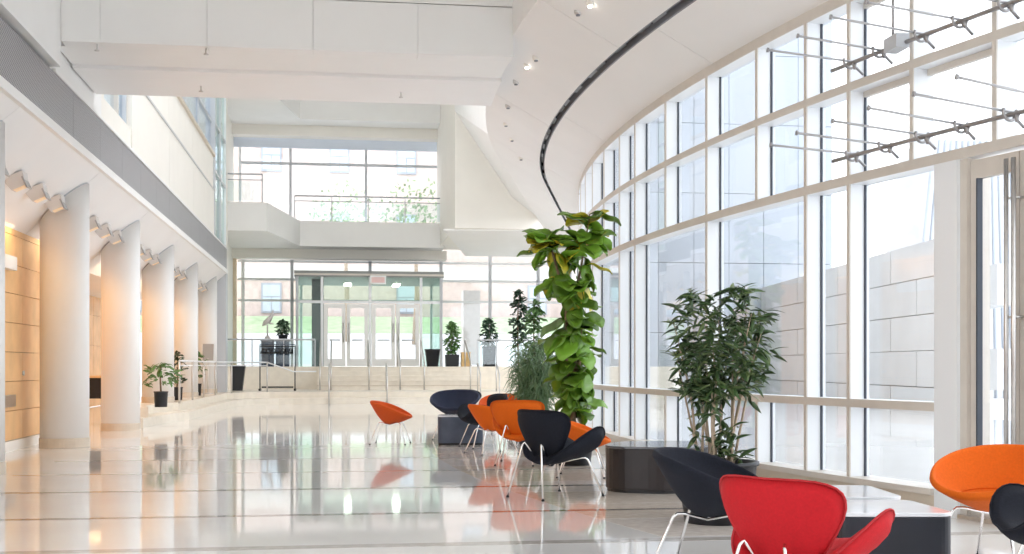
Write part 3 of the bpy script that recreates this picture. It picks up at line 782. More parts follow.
es = empty('exit_sign', px(378, 280, Y=YV - .2)); tag(es, 'small white exit sign over the entrance doors', 'sign')
MB().box((-.3, -.05, -.16), (.3, .05, .16)).build('box', WHITE, es)
MB().box((-.24, -.056, -.1), (.24, -.05, .1)).build('face', mat('sign_face', (.85, .6, .58), .5), es)
MB().box((-.03, .05, -.05), (.03, .12, .1)).build('mount', GREYF, es)
# balcony with an angled end, and the ceiling that mirrors it
YR_, YLf = 46.0, 41.0
zt_, zbm = gz(222, YR_, 370), gz(247, YR_, 370)
bxl = -4.05; xk0, xk1 = px(267, 220, Y=YLf).x, px(300, 220, Y=YR_).x
xre = xw + .15
bal = struct(empty('floor_balcony'), 'white balcony parapet crossing the far wall with an angled left end')
plan = [(bxl, YLf), (xk0, YLf), (xk1, YR_), (xre, YR_), (xre, 47.6), (bxl, 47.6)]
MB().prism(plan, zbm + .0, zt_).build('parapet', WHITE, bal)
MB().box((bxl, 47.2, zbm - .35), (gx(445), 47.9, zbm)).build('head_beam', STONE2 if False else CREAM, bal)
cplan_z = gz(121, YR_, 370)
cei = struct(empty('ceiling_upper'), 'upper white ceiling slab with an angled edge above the balcony')
MB().prism(plan, cplan_z, cplan_z + 3).build('slab', WHITE, cei)
MB().box((bxl, 47.2, cplan_z - .4), (xre, 47.8, cplan_z)).build('head_beam', CREAM, cei)
MB().box((bxl, 47.9, cplan_z - .75), (xre + 2, 47.98, cplan_z - .3)).build('roller_blind', mat('blind_blue', (.66, .72, .82), .7), cei)
uw = struct(empty('window_5'), 'upper glazing of the far wall behind the balcony')
ux = [gx(240), gx(290.5), gx(366), gx(440), gx(462)]
uz = [zt_ - .2, gz(165), gz(145), cplan_z]
for x in ux: MB().box((x - .05, YB - .06, zt_ - .8), (x + .05, YB + .06, cplan_z)).build('mullion', GREYF if x > ux[0] else ALU, uw)
for z in uz[1:3]: MB().box((ux[0] + .05, YB - .05, z - .05), (ux[-1], YB + .05, z + .05)).build('transom', GREYF, uw)
for a_, c_ in zip(ux[:-1], ux[1:]):
    for z0, z1_ in zip(uz[:-1], uz[1:]): MB().box((a_ + .05, YB - .008, z0 + .05), (c_ - .05, YB + .008, z1_ - .05)).build('glass_pane', GLASS, uw)
def bal_rail(pts_, label, n):
    t = empty('balcony_railing', (pts_[0][0], pts_[0][1], zt_)); tag(t, label, 'railing')
    o = Vector((pts_[0][0], pts_[0][1], 0)); P = [Vector((p[0], p[1], 0)) - o for p in pts_]
    for a_, c_ in zip(P[:-1], P[1:]):
        m_ = max(1, int((c_ - a_).length / 1.2))
        for k in range(m_ + 1):
            q = a_ + (c_ - a_) * k / m_
            MB().box((q.x - .02, q.y - .02, 0), (q.x + .02, q.y + .02, .95)).build('post', GREYF, t)
        for k in range(m_):
            q, r = a_ + (c_ - a_) * (k + .04) / m_, a_ + (c_ - a_) * (k + .96) / m_
            nrm = Vector((-(r - q).y, (r - q).x, 0)).normalized() * .006
            MB().hexa([q - nrm + Vector((0, 0, .06)), r - nrm + Vector((0, 0, .06)), r + nrm + Vector((0, 0, .06)), q + nrm + Vector((0, 0, .06))],
                      [q - nrm + Vector((0, 0, .72)), r - nrm + Vector((0, 0, .72)), r + nrm + Vector((0, 0, .72)), q + nrm + Vector((0, 0, .72))]).build('glass_panel', RAILG, t)
    for zz, rr in ((.95, .03), (.76, .018)):
        MB().tube([p + Vector((0, 0, zz)) for p in P], rr, 8).build('rail', GREYF, t)
bal_rail([(bxl + .05, YLf + .15), (px(262, 200, Y=YLf).x, YLf + .15)], 'short glass railing on the projecting left end of the balcony', 2)
bal_rail([(xk1 - .2, YR_ + .12), (xre - .1, YR_ + .12)], 'long glass railing on the far balcony', 5)

# ================================================================== furniture
def shell_grid(a, b, taper, curl, bend, t, p=2.6, ns=7, na=40):
    """padded slice: local x across, y along (0 = joint, up to 2b), n out of the sheet. returns two-sided closed mesh data (x, y, n)"""
    vs = []; fs = []
    def pt(s_, th, side):
        c, si = math.cos(th), math.sin(th)
        x = a * s_ * math.copysign(abs(c) ** (2 / p), c); y = b * s_ * math.copysign(abs(si) ** (2 / p), si)
        k = (y / b + 1) / 2
        x *= 1 - taper * (1 - k) ** 1.2
        nn = side * t / 2 * math.sqrt(max(0, 1 - s_ ** 5))
        return x, y + b, nn
    def bendp(x, y, n):
        r = curl
        X = (r - n) * math.sin(x / r); N = r - (r - n) * math.cos(x / r)
        N2 = N + bend * ((y - b) / b) ** 2
        return (X, y, N2)
    for side in (1, -1):
        vs.append(bendp(*pt(0, 0, side)))
        for i in range(1, ns + 1):
            s_ = i / ns
            if i == ns and side == -1: continue
            for k in range(na): vs.append(bendp(*pt(s_ if i < ns else 1., 2 * math.pi * k / na, side)))
    o2 = 1 + ns * na
    def id_(side, i, k):
        k %= na
        if i == 0: return 0 if side == 0 else o2
        if i == ns: return 1 + (ns - 1) * na + k
        return (1 if side == 0 else o2 + 1) + (i - 1) * na + k
    for side in (0, 1):
        for i in range(ns):
            for k in range(na):
                if i == 0: fs.append((id_(side, 0, 0), id_(side, 1, k), id_(side, 1, k + 1)))
                else: fs.append((id_(side, i, k), id_(side, i + 1, k), id_(side, i + 1, k + 1), id_(side, i, k + 1)))
    rim = [vs[1 + (ns - 1) * na + k] for k in range(na)]
    return vs, fs, rim
def slice_meshes():
    """two-shell lounge chair, front = +X, returns (backrest, seat, piping, leg...) vertex data"""
    vs, fs, rim = shell_grid(.44, .265, .84, .54, .03, .062, 2.5)
    # backrest: shell y -> up and back, n -> forward
    lean = math.radians(24)
    up = Vector((-math.sin(lean), 0, math.cos(lean))); fw = Vector((math.cos(lean), 0, math.sin(lean))); sd = Vector((0, 1, 0))
    o = Vector((-.06, 0, .255))
    back = [o + sd * x + up * y + fw * n for x, y, n in vs]; brim = [o + sd * x + up * y + fw * n for x, y, n in rim]
    pitch = math.radians(10)
    along = Vector((math.cos(pitch), 0, math.sin(pitch))); nup = Vector((-math.sin(pitch), 0, math.cos(pitch)))
    vs2, fs2, rim2 = shell_grid(.50, .31, .40, .35, .02, .085, 2.7)
    o2 = Vector((-.2, 0, .29))
    seat = [o2 + sd * x + along * y + nup * n for x, y, n in vs2]; srim = [o2 + sd * x + along * y + nup * n for x, y, n in rim2]
    return (back, fs, brim), (seat, fs2, srim)
SL_B, SL_S = slice_meshes()
def leg_pts_slice(sx, sy):
    if sx < 0: return [(-.34, sy * .22, 0), (-.262, sy * .115, .455), (-.248, sy * .105, .475), (-.23, sy * .098, .455), (-.1, sy * .06, .285)]
    return [(.33, sy * .27, 0), (.225, sy * .19, .315), (.205, sy * .178, .335), (.17, sy * .16, .335), (-.05, sy * .06, .29)]
def mk_mesh(name, vs, fs, m):
    me = MB().add(vs, fs, True).mesh(name); me.materials.append(m); return me
CACHE = {}
FOOT = MB().lathe([(.012, 0), (.0135, .01), (.01, .018)], 12).mesh('foot_glide'); FOOT.materials.append(BLACK)
def slice_chair(loc, ang, m, pip, label, group, sc=1.):
    t = empty('lounge_chair', (loc[0], loc[1], loc[2] if len(loc) > 2 else 0), ang); t.scale = (sc,) * 3; tag(t, label, 'chair', group)
    key = ('s', m.name)
    if key not in CACHE:
        CACHE[key] = [mk_mesh('backrest', SL_B[0], SL_B[1], m), mk_mesh('seat', SL_S[0], SL_S[1], m)]
        pm1 = MB().tube(list(SL_B[2]) + [SL_B[2][0]], .0055, 6, False).mesh('piping'); pm1.materials.append(pip)
        pm2 = MB().tube(list(SL_S[2]) + [SL_S[2][0]], .0055, 6, False).mesh('piping'); pm2.materials.append(pip)
        CACHE[key] += [pm1, pm2]
        for sx_ in (-1, 1):
            for sy in (-1, 1):
                pts_ = leg_pts_slice(sx_, sy); pts_[0] = (pts_[0][0], pts_[0][1], .012)
                me = MB().tube(pts_, .0082, 10).mesh('leg'); me.materials.append(CHROME); CACHE[key].append((me, pts_[0]))
    c = CACHE[key]
    bo = inst(c[0], 'backrest', t); so_ = inst(c[1], 'seat', t)
    inst(c[2], 'piping', bo); inst(c[3], 'piping', so_)
    for me, f in c[4:]:
        lg = inst(me, 'leg', t); inst(FOOT, 'foot_glide', lg, loc=(f[0], f[1], 0))
    return t
# bucket chair: one tilted bowl, front = +X
def bucket_data():
    na, ns = 48, 9
    def rimp(a):
        c, s_ = math.cos(a), math.sin(a)
        # a=0 front
        x = .33 * c + .01; y = .355 * s_
        zz = .655 - .235 * ((c + 1) / 2) ** 1.4
        if c < 0: x *= 1.04
        return Vector((x, y, zz))
    bot = Vector((-.04, 0, .315)); ins = Vector((.02, 0, .375))
    outer = []; inner = []
    for i in range(ns + 1):
        s_ = i / ns; ro = []; ri = []
        for k in range(na):
            a = 2 * math.pi * k / na; R = rimp(a)
            d = Vector((R.x - bot.x, R.y - bot.y, 0))
            # outer: rises almost straight like a cone from a small round base
            q = .42 + .58 * s_ if s_ > 0 else .0
            q = s_ ** .62 * (.55 + .45 * s_) 
            po = bot + d * q; po.z = bot.z + (R.z - bot.z) * (s_ ** 1.75)
            ro.append(po)
            e = Vector((R.x - ins.x, R.y - ins.y, 0)); ln = e.length
            sh = .90
            pi_ = ins + e * sh * (s_ ** .8); pi_.z = ins.z + (R.z - ins.z - .0) * (s_ ** 2.6)
            ri.append(pi_)
        outer.append(ro); inner.append(ri)
    # rim roll between outer edge and inner edge
    roll = []
    for j in range(1, 6):
        th = math.pi * j / 6; r_ = []
        for k in range(na):
            o_, i_ = outer[ns][k], inner[ns][k]; mid = (o_ + i_) / 2; hv = (o_ - i_) / 2
            r_.append(mid + hv * math.cos(th) + Vector((0, 0, 1)) * (.034 * math.sin(th)))
        roll.append(r_)
    rings = outer[1:] + roll + list(reversed(inner[1:]))
    vs = [outer[0][0]] + [p for r in rings for p in r] + [inner[0][0]]
    fs = []; m = len(rings)
    for k in range(na): fs.append((0, 1 + k, 1 + (k + 1) % na))
    for i in range(m - 1):
        for k in range(na): fs.append((1 + i * na + k, 1 + (i + 1) * na + k, 1 + (i + 1) * na + (k + 1) % na, 1 + i * na + (k + 1) % na))
    L_ = len(vs) - 1
    for k in range(na): fs.append((L_, 1 + (m - 1) * na + (k + 1) % na, 1 + (m - 1) * na + k))
    seam = [p + Vector((0, 0, .004)) for p in inner[5]]
    return vs, fs, seam
BK = bucket_data()
def bucket_chair(loc, ang, m, label, group, sc=1.):
    t = empty('bucket_chair', (loc[0], loc[1], loc[2] if len(loc) > 2 else 0), ang); t.scale = (sc,) * 3; tag(t, label, 'chair', group)
    key = ('b', m.name)
    if key not in CACHE:
        CACHE[key] = [mk_mesh('shell', BK[0], BK[1], m)]
        sm = MB().tube(list(BK[2]) + [BK[2][0]], .004, 6, False).mesh('seam'); sm.materials.append(m); CACHE[key].append(sm)
        for sx_ in (-1, 1):
            for sy in (-1, 1):
                fx = .27 if sx_ > 0 else -.29
                pts_ = [(fx, sy * .27, .012), (fx * .62, sy * .165, .325), (fx * .56, sy * .15, .342), (fx * .45, sy * .12, .342), (-.02, sy * .04, .305)]
                me = MB().tube(pts_, .0082, 10).mesh('leg'); me.materials.append(CHROME); CACHE[key].append((me, pts_[0]))
    c = CACHE[key]
    sh = inst(c[0], 'shell', t); inst(c[1], 'seam', sh)
    for me, f in c[2:]:
        lg = inst(me, 'leg', t); inst(FOOT, 'foot_glide', lg, loc=(f[0], f[1], 0))
    return t
R_ = math.radians
G1 = 'lounge chairs in the hall'
def fp(x, D): p = px(x, 400, D=D); return (p.x, p.y, 0)
bucket_chair(fp(391, 18.0), R_(-12), REDORF, 'rust orange bucket chair standing alone on the open floor', G1, .93)
bucket_chair(fp(455, 19.2), R_(-105), NAVYF, 'navy lounge chair behind the slate drum table, facing the camera', G1, 1.12)
bucket_chair(fp(464, 24.5), R_(75), BLACKF, 'black chair farthest away, seen over the navy chair', G1, 1.0)
slice_chair(fp(488, 17.25), R_(-165), BLACKF, BLACKF, 'black lounge chair hidden behind the orange bucket chair, seat wing showing', G1, 1.)
bucket_chair(fp(492, 16.0), R_(20), ORANGEF, 'orange bucket chair left of the orange high-backed chair, overlapping it', G1, .95)
bucket_chair(fp(500, 20.2), R_(-120), REDORF, 'rust orange chair peeking out behind two orange chairs', G1, 1.0)
slice_chair(fp(519, 14.3), R_(72), ORANGEF, ORANGEF, 'orange lounge chair seen squarely from behind, before the bamboo plant', G1, 1.0)
slice_chair(fp(554, 10.75), R_(34), BLACKF, BLACKF, 'black lounge chair in the middle of the hall, seen from behind', G1, 1.02)
bucket_chair(fp(583, 12.7), R_(-15), ORANGEF, 'orange chair half hidden behind the middle black lounge chair', G1, .86)
bucket_chair(fp(713, 6.75), R_(-32), BLACKF, 'black bucket chair in front of the potted shrub, turned right', G1, 1.)
slice_chair(fp(796, 5.05), R_(36), REDF, REDP, 'red lounge chair nearest the camera, seen from behind', G1, .93)
bucket_chair(fp(995, 6.95), R_(212), ORANGEF, 'orange bucket chair beside the glass doors at the right edge', G1, 1.0)
slice_chair(fp(1086, 5.6), R_(172), BLACKF, BLACKF, 'black lounge chair cut by the lower right corner', G1, .95)
# drum tables
def table(poly, z1_, side, label, r=.12, top=None):
    c = Vector((sum(p[0] for p in poly) / len(poly), sum(p[1] for p in poly) / len(poly), 0))
    t = empty('drum_table', c); tag(t, label, 'table', 'low drum tables')
    pl = [Vector((p[0] - c.x, p[1] - c.y)) for p in poly]
    rp = rounded(pl, r, 8)
    sm_ = lambda k: [(p[0] * k, p[1] * k) for p in rp]
    MB().prism(sm_(.97), 0, .03).build('plinth', BLACK, t)
    MB().prism(rp, .03, z1_ - .02).build('side', side, t, bevel=.006)
    MB().prism(sm_(1.004), z1_ - .02, z1_).build('top', top or TTOP, t, bevel=.004)
    return t
def P2(x, y, z=.42): p = px(x, y, Z=z); return (p.x, p.y)
table([P2(838, 513), P2(957, 513), P2(908, 499.5), P2(842, 500)], .42, NTABLE, 'navy drum table between the red chair and the orange chair by the doors', .1)
table([P2(812, 497), P2(905, 497), P2(868, 485), P2(818, 485)], .42, NTABLE, 'dark drum table behind the navy one, only its top showing', .1)
c = px(652, 446, D=11.45)
table([(c.x - .56, c.y - .25), (c.x + .05, c.y - .58), (c.x + .62, c.y - .2), (c.x + .55, c.y + .42), (c.x - .2, c.y + .5)], .42, TABLE, 'large dark brown drum table before the fiddle leaf fig', .38, TTOPD)
c = px(458, 446, D=18.0)
table([(c.x - .33, c.y - .28), (c.x + .36, c.y - .3), (c.x + .3, c.y + .2), (c.x - .26, c.y + .22)], .43, GTABLE, 'small slate blue drum table in front of the navy chair', .12)
# ================================================================== plants
def pot(name, c, r0, r1, h, m, label, cat='pot', square=False):
    t = empty(name, c)
    if square:
        MB().hexa([(-r0, -r0, 0), (r0, -r0, 0), (r0, r0, 0), (-r0, r0, 0)], [(-r1, -r1, h), (r1, -r1, h), (r1, r1, h), (-r1, r1, h)]).build('pot', m, t, bevel=.008)
        MB().box((-r1 * .9, -r1 * .9, h), (r1 * .9, r1 * .9, h + .006)).build('soil', SOIL, t)
    else:
        MB().lathe([(r0, 0), (r1, h * .93), (r1 * 1.06, h * .94), (r1 * 1.06, h), (r1 * .93, h), (r1 * .92, h - .03)], 32).build('pot', m, t)
        MB().lathe([(r1 * .92, h - .05), (r1 * .92, h - .03)], 24, smooth=False).build('soil', SOIL, t)
    return t
def leaf_mesh(name, L_, W_, m, kind='fig', th=.002):
    """leaf along +X, midrib folded, drooping; closed thin solid"""
    n = 8; vs = []; 
    for side in (0, 1):
        for i in range(n + 1):
            s_ = i / n
            if kind == 'fig': wd = W_ * (math.sin(math.pi * min(1, s_ ** .85 * .97 + .015)) ** .52) * (.6 + .5 * s_)
            else: wd = W_ * math.sin(math.pi * (s_ ** .8 * .98 + .01)) ** .9
            zz = -.28 * L_ * s_ * s_ + (.05 * L_ * math.sin(s_ * 9) if kind == 'fig' else 0)
            for k in (-1, 0, 1):
                vs.append((L_ * s_, wd / 2 * k, zz + abs(k) * wd * .16 - side * th))
    fs = []; q = (n + 1) * 3
    for i in range(n):
        for k in range(2):
            a = i * 3 + k
            fs.append((a, a + 3, a + 4, a + 1)); fs.append((q + a, q + a + 1, q + a + 4, q + a + 3))
        fs.append((i * 3, q + i * 3, q + i * 3 + 3, i * 3 + 3)); fs.append((i * 3 + 2, i * 3 + 5, q + i * 3 + 5, q + i * 3 + 2))
    me = MB().add(vs, fs, True).mesh(name); me.materials.append(m); return me
def orient(d, roll=0.):
    d = Vector(d).normalized(); z = Vector((0, 0, 1)); y = z.cross(d)
    if y.length < 1e-3: y = Vector((0, 1, 0))
    y.normalize(); zz = d.cross(y)
    return Matrix((d, y, zz)).transposed().to_4x4() @ Matrix.Rotation(roll, 4, 'X')
# fiddle leaf fig: two stems, large single leaves
rnd = random.Random(11)
fc = px(573, 450, D=14.2); fc.z = 0
fig = pot('fiddle_leaf_fig', fc, .2, .26, .4, POTM, '')
tag(fig, 'tall fiddle leaf fig with big glossy green and yellow leaves', 'plant')
stems = [[(0, 0, .36), (.03, .02, 1.1), (-.02, 0, 1.8), (.1, .02, 2.3), (.2, 0, 2.92)], [(0.02, -.03, .36), (-.06, .04, 1.2), (-.08, 0, 1.9), (-.24, -.02, 2.45), (-.3, 0, 2.62)],
         [(-.02, .04, .36), (.08, .1, 1.0), (.1, 0, 1.6), (.05, .05, 2.1)]]
for s_ in stems: MB().tube(s_, [.03, .025, .02, .014, .008][:len(s_)], 8).build('stem', STEM, fig)
lf = [leaf_mesh('leaf', .38, .31, FIGL), leaf_mesh('leaf', .34, .29, FIGL), leaf_mesh('leaf', .36, .27, FIGY)]
def along(pts_, s_):
    f = s_ * (len(pts_) - 1); i = min(int(f), len(pts_) - 2); return Vector(pts_[i]).lerp(Vector(pts_[i + 1]), f - i)
for k in range(185):
    si = rnd.choices([0, 1, 2], [5, 3.4, 3.2])[0]
    s_ = 1 - rnd.random() ** .95 * .97
    p = along(stems[si], s_)
    a = k * 2.399 + rnd.uniform(-.5, .5)
    if si == 1 and s_ > .86: el = rnd.uniform(-.2, .7)
    elif si == 0 and s_ > .92: el = rnd.uniform(.1, .9)
    else: el = rnd.uniform(-1.2, .3)
    d = Vector((math.cos(a) * math.cos(el), math.sin(a) * math.cos(el), math.sin(el)))
    yel = (s_ > .62 and p.z > 1.9 and rnd.random() < .22)
    p = p + Vector((d.x, d.y, 0)) * rnd.uniform(.0, .1)
    M = Matrix.Translation(p) @ orient(d, rnd.uniform(-.5, .5)) @ Matrix.Scale(rnd.uniform(.5, 1.02), 4)
    inst(lf[2] if yel else lf[rnd.randint(0, 1)], 'leaf', fig, mtx=M)
for si, cnt in ((0, 15), (1, 13)):
    for k in range(cnt):
        p = along(stems[si], 1 - k * .012); a = k * 2.399 + si; el = rnd.uniform(-.35, 1.0)
        d = Vector((math.cos(a) * math.cos(el), math.sin(a) * math.cos(el), math.sin(el)))
        M = Matrix.Translation(p) @ orient(d, rnd.uniform(-.7, .7)) @ Matrix.Scale(rnd.uniform(.7, 1.0), 4)
        inst(lf[2] if k % 4 == 1 else lf[k % 2], 'leaf', fig, mtx=M)
# big shrub in the charcoal pot
rnd = random.Random(5)
sc_ = px(717, 500, D=9.0); sc_.z = 0
shr = pot('potted_shrub', sc_, .24, .29, .45, POTM, '')
tag(shr, 'bushy shrub with narrow dark leaves in a charcoal pot behind the black chair', 'plant')
lsh = [leaf_mesh('leaf', .135, .034, SHRL, 'n', .0015), leaf_mesh('leaf', .115, .03, SHRL2, 'n', .0015), leaf_mesh('leaf', .145, .036, SHRL, 'n', .0015)]
tips = []
for k in range(15):
    a = 2 * math.pi * k / 15 + rnd.uniform(-.2, .2); r0 = rnd.uniform(.02, .16)
    zt2 = rnd.uniform(1.0, 1.66); sp = rnd.uniform(.05, .36)
    p0_ = Vector((math.cos(a) * r0, math.sin(a) * r0, .41)); p3 = Vector((math.cos(a) * sp, math.sin(a) * sp, zt2))
    mid = p0_.lerp(p3, .5) + Vector((rnd.uniform(-.04, .04), rnd.uniform(-.04, .04), 0))
    MB().tube([p0_, p0_.lerp(mid, .5), mid, mid.lerp(p3, .6), p3], [.011, .01, .008, .006, .003], 6).build('cane', STEML, shr)
    for q in (.72, .86, 1.): tips.append(p0_.lerp(mid, q * 2) if q < .5 else mid.lerp(p3, (q - .5) * 2))
extra = []
for k in range(70):
    z = rnd.uniform(.9, 1.7); f = math.sin(math.pi * min(1, max(0, (z - .72) / 1.1))) ** .55
    a = rnd.uniform(0, 2 * math.pi); r = .43 * f * math.sqrt(rnd.random())
    extra.append(Vector((r * math.cos(a), r * math.sin(a), z)))
for k in range(14):
    a = rnd.uniform(0, 2 * math.pi); r = .22 * math.sqrt(rnd.random()); extra.append(Vector((r * math.cos(a), r * math.sin(a), rnd.uniform(.5, .75))))
count = 0; rest = MB(); rest2 = MB()
allt = tips + extra
rnd.shuffle(allt)
for p in allt:
    if p.z < .8 and rnd.random() < .5: continue
    for j in range(rnd.randint(9, 13)):
        a = rnd.uniform(0, 2 * math.pi); el = rnd.uniform(-.7, .8)
        outw = Vector((p.x, p.y, 0)); 
        d = Vector((math.cos(a) * math.cos(el), math.sin(a) * math.cos(el), math.sin(el))) + outw * 1.0
        M = Matrix.Translation(p + Vector((rnd.uniform(-.03, .03), rnd.uniform(-.03, .03), rnd.uniform(-.05, .05)))) @ orient(d, rnd.uniform(-.9, .9)) @ Matrix.Scale(rnd.uniform(.7, 1.1), 4)
        me = lsh[rnd.choices([0, 1, 2], [4, 4, 3])[0]]
        if count < 290 and p.y < .1: inst(me, 'leaf', shr, mtx=M); count += 1
        else:
            tgt = rest2 if me is lsh[1] else rest
            tgt.add([M @ v.co for v in me.vertices], [tuple(pp.vertices) for pp in me.polygons], True)
tag(rest.build('foliage', SHRL, shr), kind='stuff'); tag(rest2.build('foliage', SHRL2, shr), kind='stuff')
# grassy bamboo plant
rnd = random.Random(3)
bc = px(534, 420, D=18.1); bc.z = 0
bam = pot('bamboo_palm', bc, .22, .27, .35, POTM, '')
tag(bam, 'dense bamboo-like plant with fine arching leaves left of the fig', 'plant')
fo = MB()
for k in range(95):
    a = rnd.uniform(0, 2 * math.pi); r = rnd.uniform(.0, .2); sp = rnd.uniform(.1, .5)
    b0 = Vector((math.cos(a) * r, math.sin(a) * r, .3)); top = Vector((math.cos(a) * sp, math.sin(a) * sp, rnd.uniform(.9, 1.6)))
    mid = b0.lerp(top, .6) + Vector((0, 0, .15))
    fo.tube([b0, mid, top], [.006, .004, .002], 4, False)
    for j in range(26):
        s_ = rnd.uniform(.12, 1); p = b0.lerp(mid, s_ / .6) if s_ < .6 else mid.lerp(top, (s_ - .6) / .4)
        aa = rnd.uniform(0, 2 * math.pi); d = Vector((math.cos(aa) * .6, math.sin(aa) * .6, rnd.uniform(-1.1, .5))).normalized()
        ln = rnd.uniform(.16, .3); wv = d.cross(Vector((rnd.uniform(-1, 1), rnd.uniform(-1, 1), .3))).normalized() * .007
        m1 = p + d * ln * .5 + Vector((0, 0, .02)); m2 = p + d * ln + Vector((0, 0, -.06))
        fo.add([p - wv * .4, p + wv * .4, m1 + wv, m1 - wv, m2], [(0, 1, 2, 3), (3, 2, 4)])
tag(fo.build('foliage', BAML, bam), kind='stuff')
def bushy(name, c, h0, h1, r, n, ls, lw, m, rr, label, potargs, seed, prof=None, stemm=STEM):
    rnd = random.Random(seed)
    t = pot(name, c, *potargs); tag(t, label, 'plant')
    MB().tube([(0, 0, potargs[2] - .04), (rnd.uniform(-.03, .03), 0, (h0 + h1) / 2), (0, 0, h1 * .97)], [.02, .015, .006], 6).build('stem', stemm, t)
    fo = MB()
    me = leaf_mesh('tmp', ls, lw, m, 'fig' if lw > ls * .4 else 'n', .002)
    for k in range(n):
        f = rnd.random(); z = h0 + (h1 - h0) * f
        pr = prof(f) if prof else math.sin(math.pi * (f * .85 + .12)) ** .6
        a = rnd.uniform(0, 6.283); q = r * pr * math.sqrt(rnd.uniform(.05, 1))
        p = Vector((q * math.cos(a), q * math.sin(a), z)); el = rnd.uniform(-.7, .7)
        d = Vector((math.cos(a) * math.cos(el), math.sin(a) * math.cos(el), math.sin(el)))
        M = Matrix.Translation(p - d * ls * .5) @ orient(d, rnd.uniform(-.8, .8)) @ Matrix.Scale(rnd.uniform(.7, 1.1), 4)
        fo.add([M @ v.co for v in me.vertices], [tuple(pp.vertices) for pp in me.polygons], True)
    tag(fo.build('foliage', m, t), kind='stuff')
    return t
# dark fig-like plants behind the bamboo
p = px(519, 400, D=24); bushy('potted_fig', (p.x, p.y, 0), 1.55, 2.62, .17, 130, .17, .1, DRKL, .2, 'slim dark fig plant rising behind the bamboo plant, left stem', (.2, .25, .5, POTM, ''), 31)
p = px(535, 400, D=23.4); bushy('potted_fig', (p.x, p.y, 0), 1.3, 2.42, .2, 150, .17, .1, MIDL, .2, 'slim dark fig plant between the bamboo and the tall fig', (.2, .25, .5, POTM, ''), 32)
# landing plants
YP = 43.2
def onl(x): q = px(x, 360, Y=YP); return (q.x, q.y, Z_L)
bushy('column_shrub', onl(452), .45, 1.6, .28, 260, .2, .1, MIDL, .3, 'narrow green column shrub in a square black planter on the landing', (.22, .24, .42, BLACK, '', 'pot', True), 41)
bushy('column_shrub', onl(489), .6, 1.72, .3, 260, .2, .1, DRKL, .3, 'dark column shrub in a tall black planter on the landing', (.2, .22, .7, BLACK, '', 'pot', True), 42)
u = pot('urn_planter', onl(432.5), .2, .27, .62, POTM, ''); tag(u, 'empty dark tapered planter beside the vestibule', 'pot')
q = onl(465.5); bx_ = empty('wooden_box', q); tag(bx_, 'light wood lectern box between the two landing shrubs', 'box')
MB().box((-.16, -.14, 0), (.16, .14, .48)).build('body', mat('light_oak', (.7, .46, .2), .5, var=.15), bx_, bevel=.01)
MB().box((-.18, -.16, .48), (.18, .16, .51)).build('lid', mat('light_oak', (.7, .46, .2)), bx_)
# left terrace plants
def sparse(c, h, r, n, label, ph, seed, m=MIDL, pr=.13):
    return bushy('potted_plant', c, ph + .1, h, r, n, .17, .08, m, .2, label, (pr * .9, pr, ph, POTM, ''), seed, prof=lambda f: .35 + .65 * math.sin(math.pi * (f * .8 + .15)))
q = px(151, 407, Z=.36); sparse((-3.42, q.y, .36), .85, .36, 70, 'sprawling plant in a dark pot between the second and third columns', .3, 51)
q = px(180, 400, Z=.36); sparse((-3.75, q.y, .36), 1.12, .24, 80, 'upright leafy plant before the fourth column', .3, 52, DRKL)
q = px(206, 395, Z=.36); sparse((-3.8, 33.5, .36), 1.2, .26, 70, 'leafy plant behind the terrace railing near the sign', .32, 53, MIDL)
# ================================================================== smaller things at the far end
t = empty('sign_stand', (px(208, 360, Y=35.6).x, 35.6, .36)); tag(t, 'small grey notice board on a thin stand by the farthest column', 'sign')
MB().tube([(0, 0, 0), (0, 0, 1.0)], .015, 8).build('pole', STEEL, t); MB().lathe([(.16, 0), (.16, .02), (.03, .03)], 16).build('base', STEEL, t)
MB().hexa([(-.15, -.02, .95), (.15, -.02, .95), (.15, 0, .95), (-.15, 0, .95)], [(-.15, .08, 1.42), (.15, .08, 1.42), (.15, .1, 1.42), (-.15, .1, 1.42)]).build('board', mat('grey_board', (.36, .35, .34), .5), t)
t = empty('waste_bin', (px(238, 380, Y=40).x, 40.0, .36)); tag(t, 'dark tapered waste bin below the landing at the far left', 'bin')
MB().hexa([(-.18, -.16, 0), (.14, -.16, 0), (.14, .16, 0), (-.18, .16, 0)], [(-.23, -.2, .78), (.23, -.2, .78), (.23, .2, .78), (-.23, .2, .78)]).build('body', BLACK, t, bevel=.01)
MB().box((-.24, -.21, .78), (.24, .21, .82)).build('rim', DKBLUE, t)
xa, xb = px(260, 380, Y=39.6).x, px(295, 380, Y=39.6).x
t = empty('garment_rack', ((xa + xb) / 2, 39.6, .36)); tag(t, 'black coat rack full of dark hangers below the landing', 'coat rack')
hw = (xb - xa) / 2
for s_ in (-1, 1):
    MB().tube([(s_ * hw, 0, .06), (s_ * hw, 0, 1.45)], .018, 8).build('post', BLACK, t)
    MB().box((s_ * hw - .03, -.28, .0), (s_ * hw + .03, .28, .07)).build('foot', BLACK, t)
MB().box((-hw + .05, -.02, .09), (hw - .05, .02, .14)).build('lower_bar', BLACK, t)
MB().tube([(-hw, 0, 1.42), (hw, 0, 1.42)], .016, 8).build('hanging_bar', BLACK, t)
MB().box((-hw, -.18, 1.47), (hw, .18, 1.49)).build('hat_shelf', DKBLUE, t)
hm = MB(); hm.tube([(0, 0, 1.44), (0, .0, 1.36)], .006, 5); hm.tube([(0, -.2, 1.22), (0, 0, 1.36), (0, .2, 1.22)], .014, 5); hm.box((-.012, -.2, 1.18), (.012, .2, 1.23))
hme = hm.mesh('hanger'); hme.materials.append(BLACK)
for k in range(17):
    inst(hme, 'hanger', t, loc=(-hw + .08 + k * (2 * hw - .16) / 16, 0, 0), rot=(0, 0, random.uniform(-.5, .5)))
